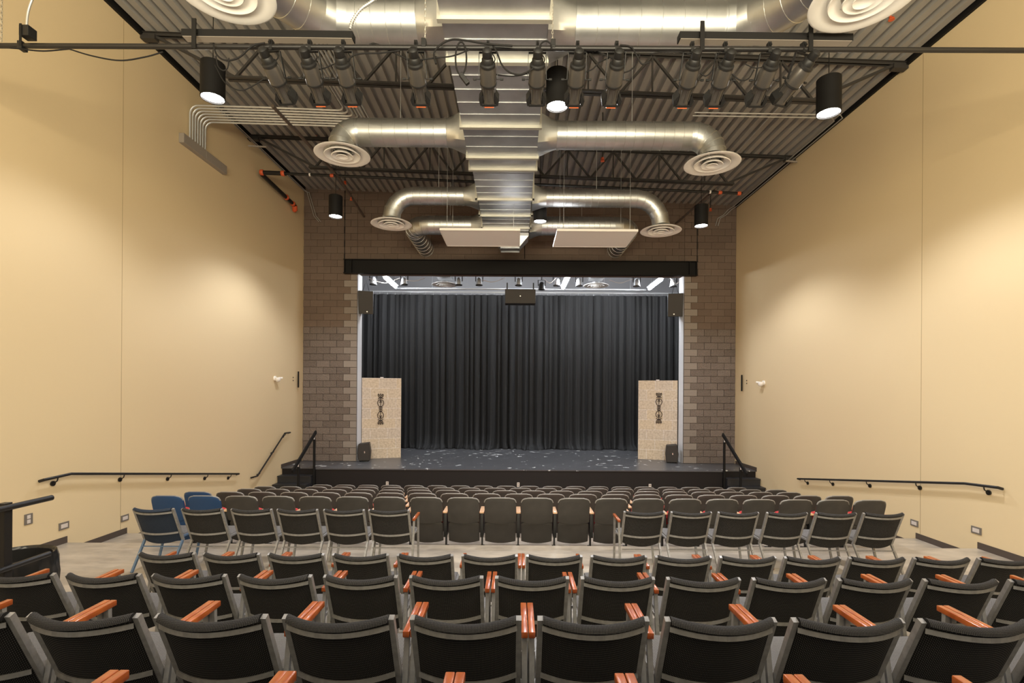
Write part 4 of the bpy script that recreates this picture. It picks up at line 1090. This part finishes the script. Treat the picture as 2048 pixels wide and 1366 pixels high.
def hung(x, y, D, tilt, yaw, label, s):
    c = P(x, y, D); t = thing('hanging_speaker', c, label, 'speaker', 'speakers hung in the stage opening')
    RM = Matrix.Rotation(yaw, 3, 'Z') @ Matrix.Rotation(tilt, 3, 'X')
    b = MB(); b.box((0, 0, 0), (.46, .34, .74), RM); b.build('cabinet', M['speaker'], t, 0, .01)
    b = MB(); b.box(RM @ Vector((0, -.176, 0)), (.43, .012, .71), RM); b.build('grille', M['grille'], t, 0)
    b = MB(); b.box(RM @ Vector((s * .04, -.186, -.29)), (.035, .01, .03), RM); b.build('badge', M['chrome'], t, 0)
    b = MB(); p = RM @ Vector((-s * .22, 0, -.33)); b.bar(p, Vector((-s * .34, .1, p.z - .03)), .06, .09); b.tube([RM @ Vector((-.1, 0, .37)), (0.0, .0, .72), RM @ Vector((.1, 0, .37))], .010, 6); b.build('bracket', M['fixdark'], t, 0)
hung(732, 605, 16.3, R(10), R(14), 'black hanging speaker at the wireway side of the stage opening', 1)
hung(1350, 610, 16.3, R(10), R(-14), 'black hanging speaker in the stage opening opposite the wireway side', -1)
c = P(1040.5, 594.5, 16.0)
t = thing('centre_speaker', c, 'wide black speaker hung at the centre under the header beam', 'speaker')
b = MB(); b.box((0, 0, 0), (.97, .36, .46)); b.build('cabinet', M['speaker'], t, 0, .012)
b = MB(); b.box((0, -.186, 0), (.94, .012, .43)); b.build('grille', M['grille'], t, 0)
b = MB(); b.box((0, -.196, 0), (.03, .01, .03)); b.build('badge', M['chrome'], t, 0)
b = MB()
for s in (-1, 1): b.bar((s * .42, 0, .22), (s * .42, 0, .46), .04, .03, (0, 1, 0))
b.build('bracket', M['fixdark'], t, 0)

# ------------------------------------------------------ small wall things
def steplight(X, s, D, z, lab):
    t = thing('step_light', W(X, D, z), lab, 'step light', 'step lights')
    b = MB(); b.b2((0, -.085, -.055), (s * .012, .085, .055)); b.build('cover_plate', M['plate'], t, 0, .003)
    b = MB(); b.b2((s * .011, -.055, -.03), (s * .016, .055, .03)); tag(b.build('lens', M['ivory'], t, 0), 'pale lens')
steplight(XL, 1, 7.54, -2.07, 'small step light above the first step edge, wireway wall')
steplight(XL, 1, 8.72, -2.25, 'small step light above the second step edge, wireway wall')
steplight(XR, -1, 7.62, -2.07, 'small step light above the first step edge opposite the wireway')
steplight(XR, -1, 8.80, -2.27, 'small step light above the second step edge opposite the wireway')
t = thing('wall_outlet', W(XL, 6.99, -1.83), 'twin power outlet low on the wireway wall', 'outlet')
b = MB(); b.b2((0, -.06, -.075), (.01, .06, .075)); b.build('cover_plate', M['plate'], t, 0, .002)
for z in (-.032, .032):
    b = MB(); b.b2((.009, -.025, z - .026), (.014, .025, z + .026)); b.build('socket', M['ivory'], t, 0, .004)
for x, y, lab in ((774.5, 967.5, 'ivory outlet on the stage front, wireway end'), (1036.5, 969.5, 'ivory outlet in the middle of the stage front'), (1300, 972.5, 'ivory outlet on the stage front, end opposite the wireway')):
    p = P(x, y, LIP - .006); t = thing('stage_outlet', p, lab, 'outlet', 'outlets on the stage front')
    b = MB(); b.box((0, 0, 0), (.075, .012, .13)); b.build('cover_plate', M['ivory'], t, 0, .003)
    for z in (-.028, .028):
        b = MB(); b.box((0, -.007, z), (.034, .004, .03)); b.build('socket', M['plate'], t, 0)
for X, s, x, y, lab in ((XL, 1, 549, 757, 'small white camera on the wireway wall beside the stage'), (XR, -1, 1528, 766, 'small white camera on the wall opposite the wireway')):
    D = abs(X) / abs(x - 1030) * 1000; p = P(x, y, D); t = thing('wall_camera', (X, D, p.z), lab, 'camera', 'small wall cameras')
    b = MB(); b.tube([(0, 0, 0), (s * .03, 0, 0)], .07, 16); b.build('base', M['white'], t)
    b = MB(); b.lathe([(0, .0), (.075, .0), (.08, -.05), (.06, -.10), (.02, -.125), (0, -.128)], Matrix.Translation((s * .09, 0, .03)), 18); b.build('body', M['white'], t, 60)
    b = MB(); b.tube([(s * .08, .05, .01), (s * .19, .08, .02)], .028, 10); b.build('arm', M['white'], t)
for X, s, x, y, lab in ((XL, 1, 585.5, 758, 'tiny dark switch pair on the wireway wall near the stage'), (XR, -1, 1494, 764, 'tiny dark switch pair on the wall opposite the wireway')):
    D = abs(X) / abs(x - 1030) * 1000; p = P(x, y, D); t = thing('wall_switch', (X, D, p.z), lab, 'switch', 'wall switches')
    b = MB(); b.b2((0, -.045, -.07), (s * .008, .045, .07)); b.build('cover_plate', M['wall'], t, 0, .002)
    for z in (-.045, .045):
        b = MB(); b.tube([(s * .005, 0, z), (s * .02, 0, z)], .02, 10); b.build('button', M['iron'], t)
for X, s, x, y, lab in ((XL, 1, 597, 759, 'slim black upright bracket on the wireway wall beside the brickwork'), (XR, -1, 1483, 766, 'slim black upright bracket on the wall opposite, beside the brickwork')):
    D = abs(X + s * .06) / abs(x - 1030) * 1000; p = P(x, y, D); t = thing('wall_bracket', (X, D, p.z), lab, 'bracket', 'slim wall brackets')
    b = MB(); b.b2((s * .045, -.03, -.25), (s * .065, .03, .25)); b.build('plate', M['black'], t, 0)
    for z in (-.245, .245):
        b = MB(); b.tube([(s * .05, 0, z), (0, .12, z)], .006, 6); b.build('pin', M['black'], t)

# ----------------------------------------------------------------- lighting
w = bpy.data.worlds.new('world'); S.world = w; w.use_nodes = True
bg = w.node_tree.nodes['Background']; bg.inputs['Color'].default_value = (1.0, .95, .87, 1); bg.inputs['Strength'].default_value = .35
# warm fill light added unseen behind the camera, for ceiling and upper walls
ld = bpy.data.lights.new('rear_fill', 'AREA'); ld.shape = 'RECTANGLE'; ld.size = 10; ld.size_y = 2.4; ld.energy = 2150; ld.color = (1.0, .885, .64)
lo = bpy.data.objects.new('rear_fill', ld); COL.objects.link(lo); lo.location = W(.1, -1.9, 2.2); lo.rotation_euler = (R(90 + 48), 0, 0)
S.view_settings.view_transform = 'Standard'; S.view_settings.look = 'None'; S.view_settings.gamma = 1; S.view_settings.use_curve_mapping = False
S.view_settings.exposure = 0.0
S.cycles.use_denoising = True
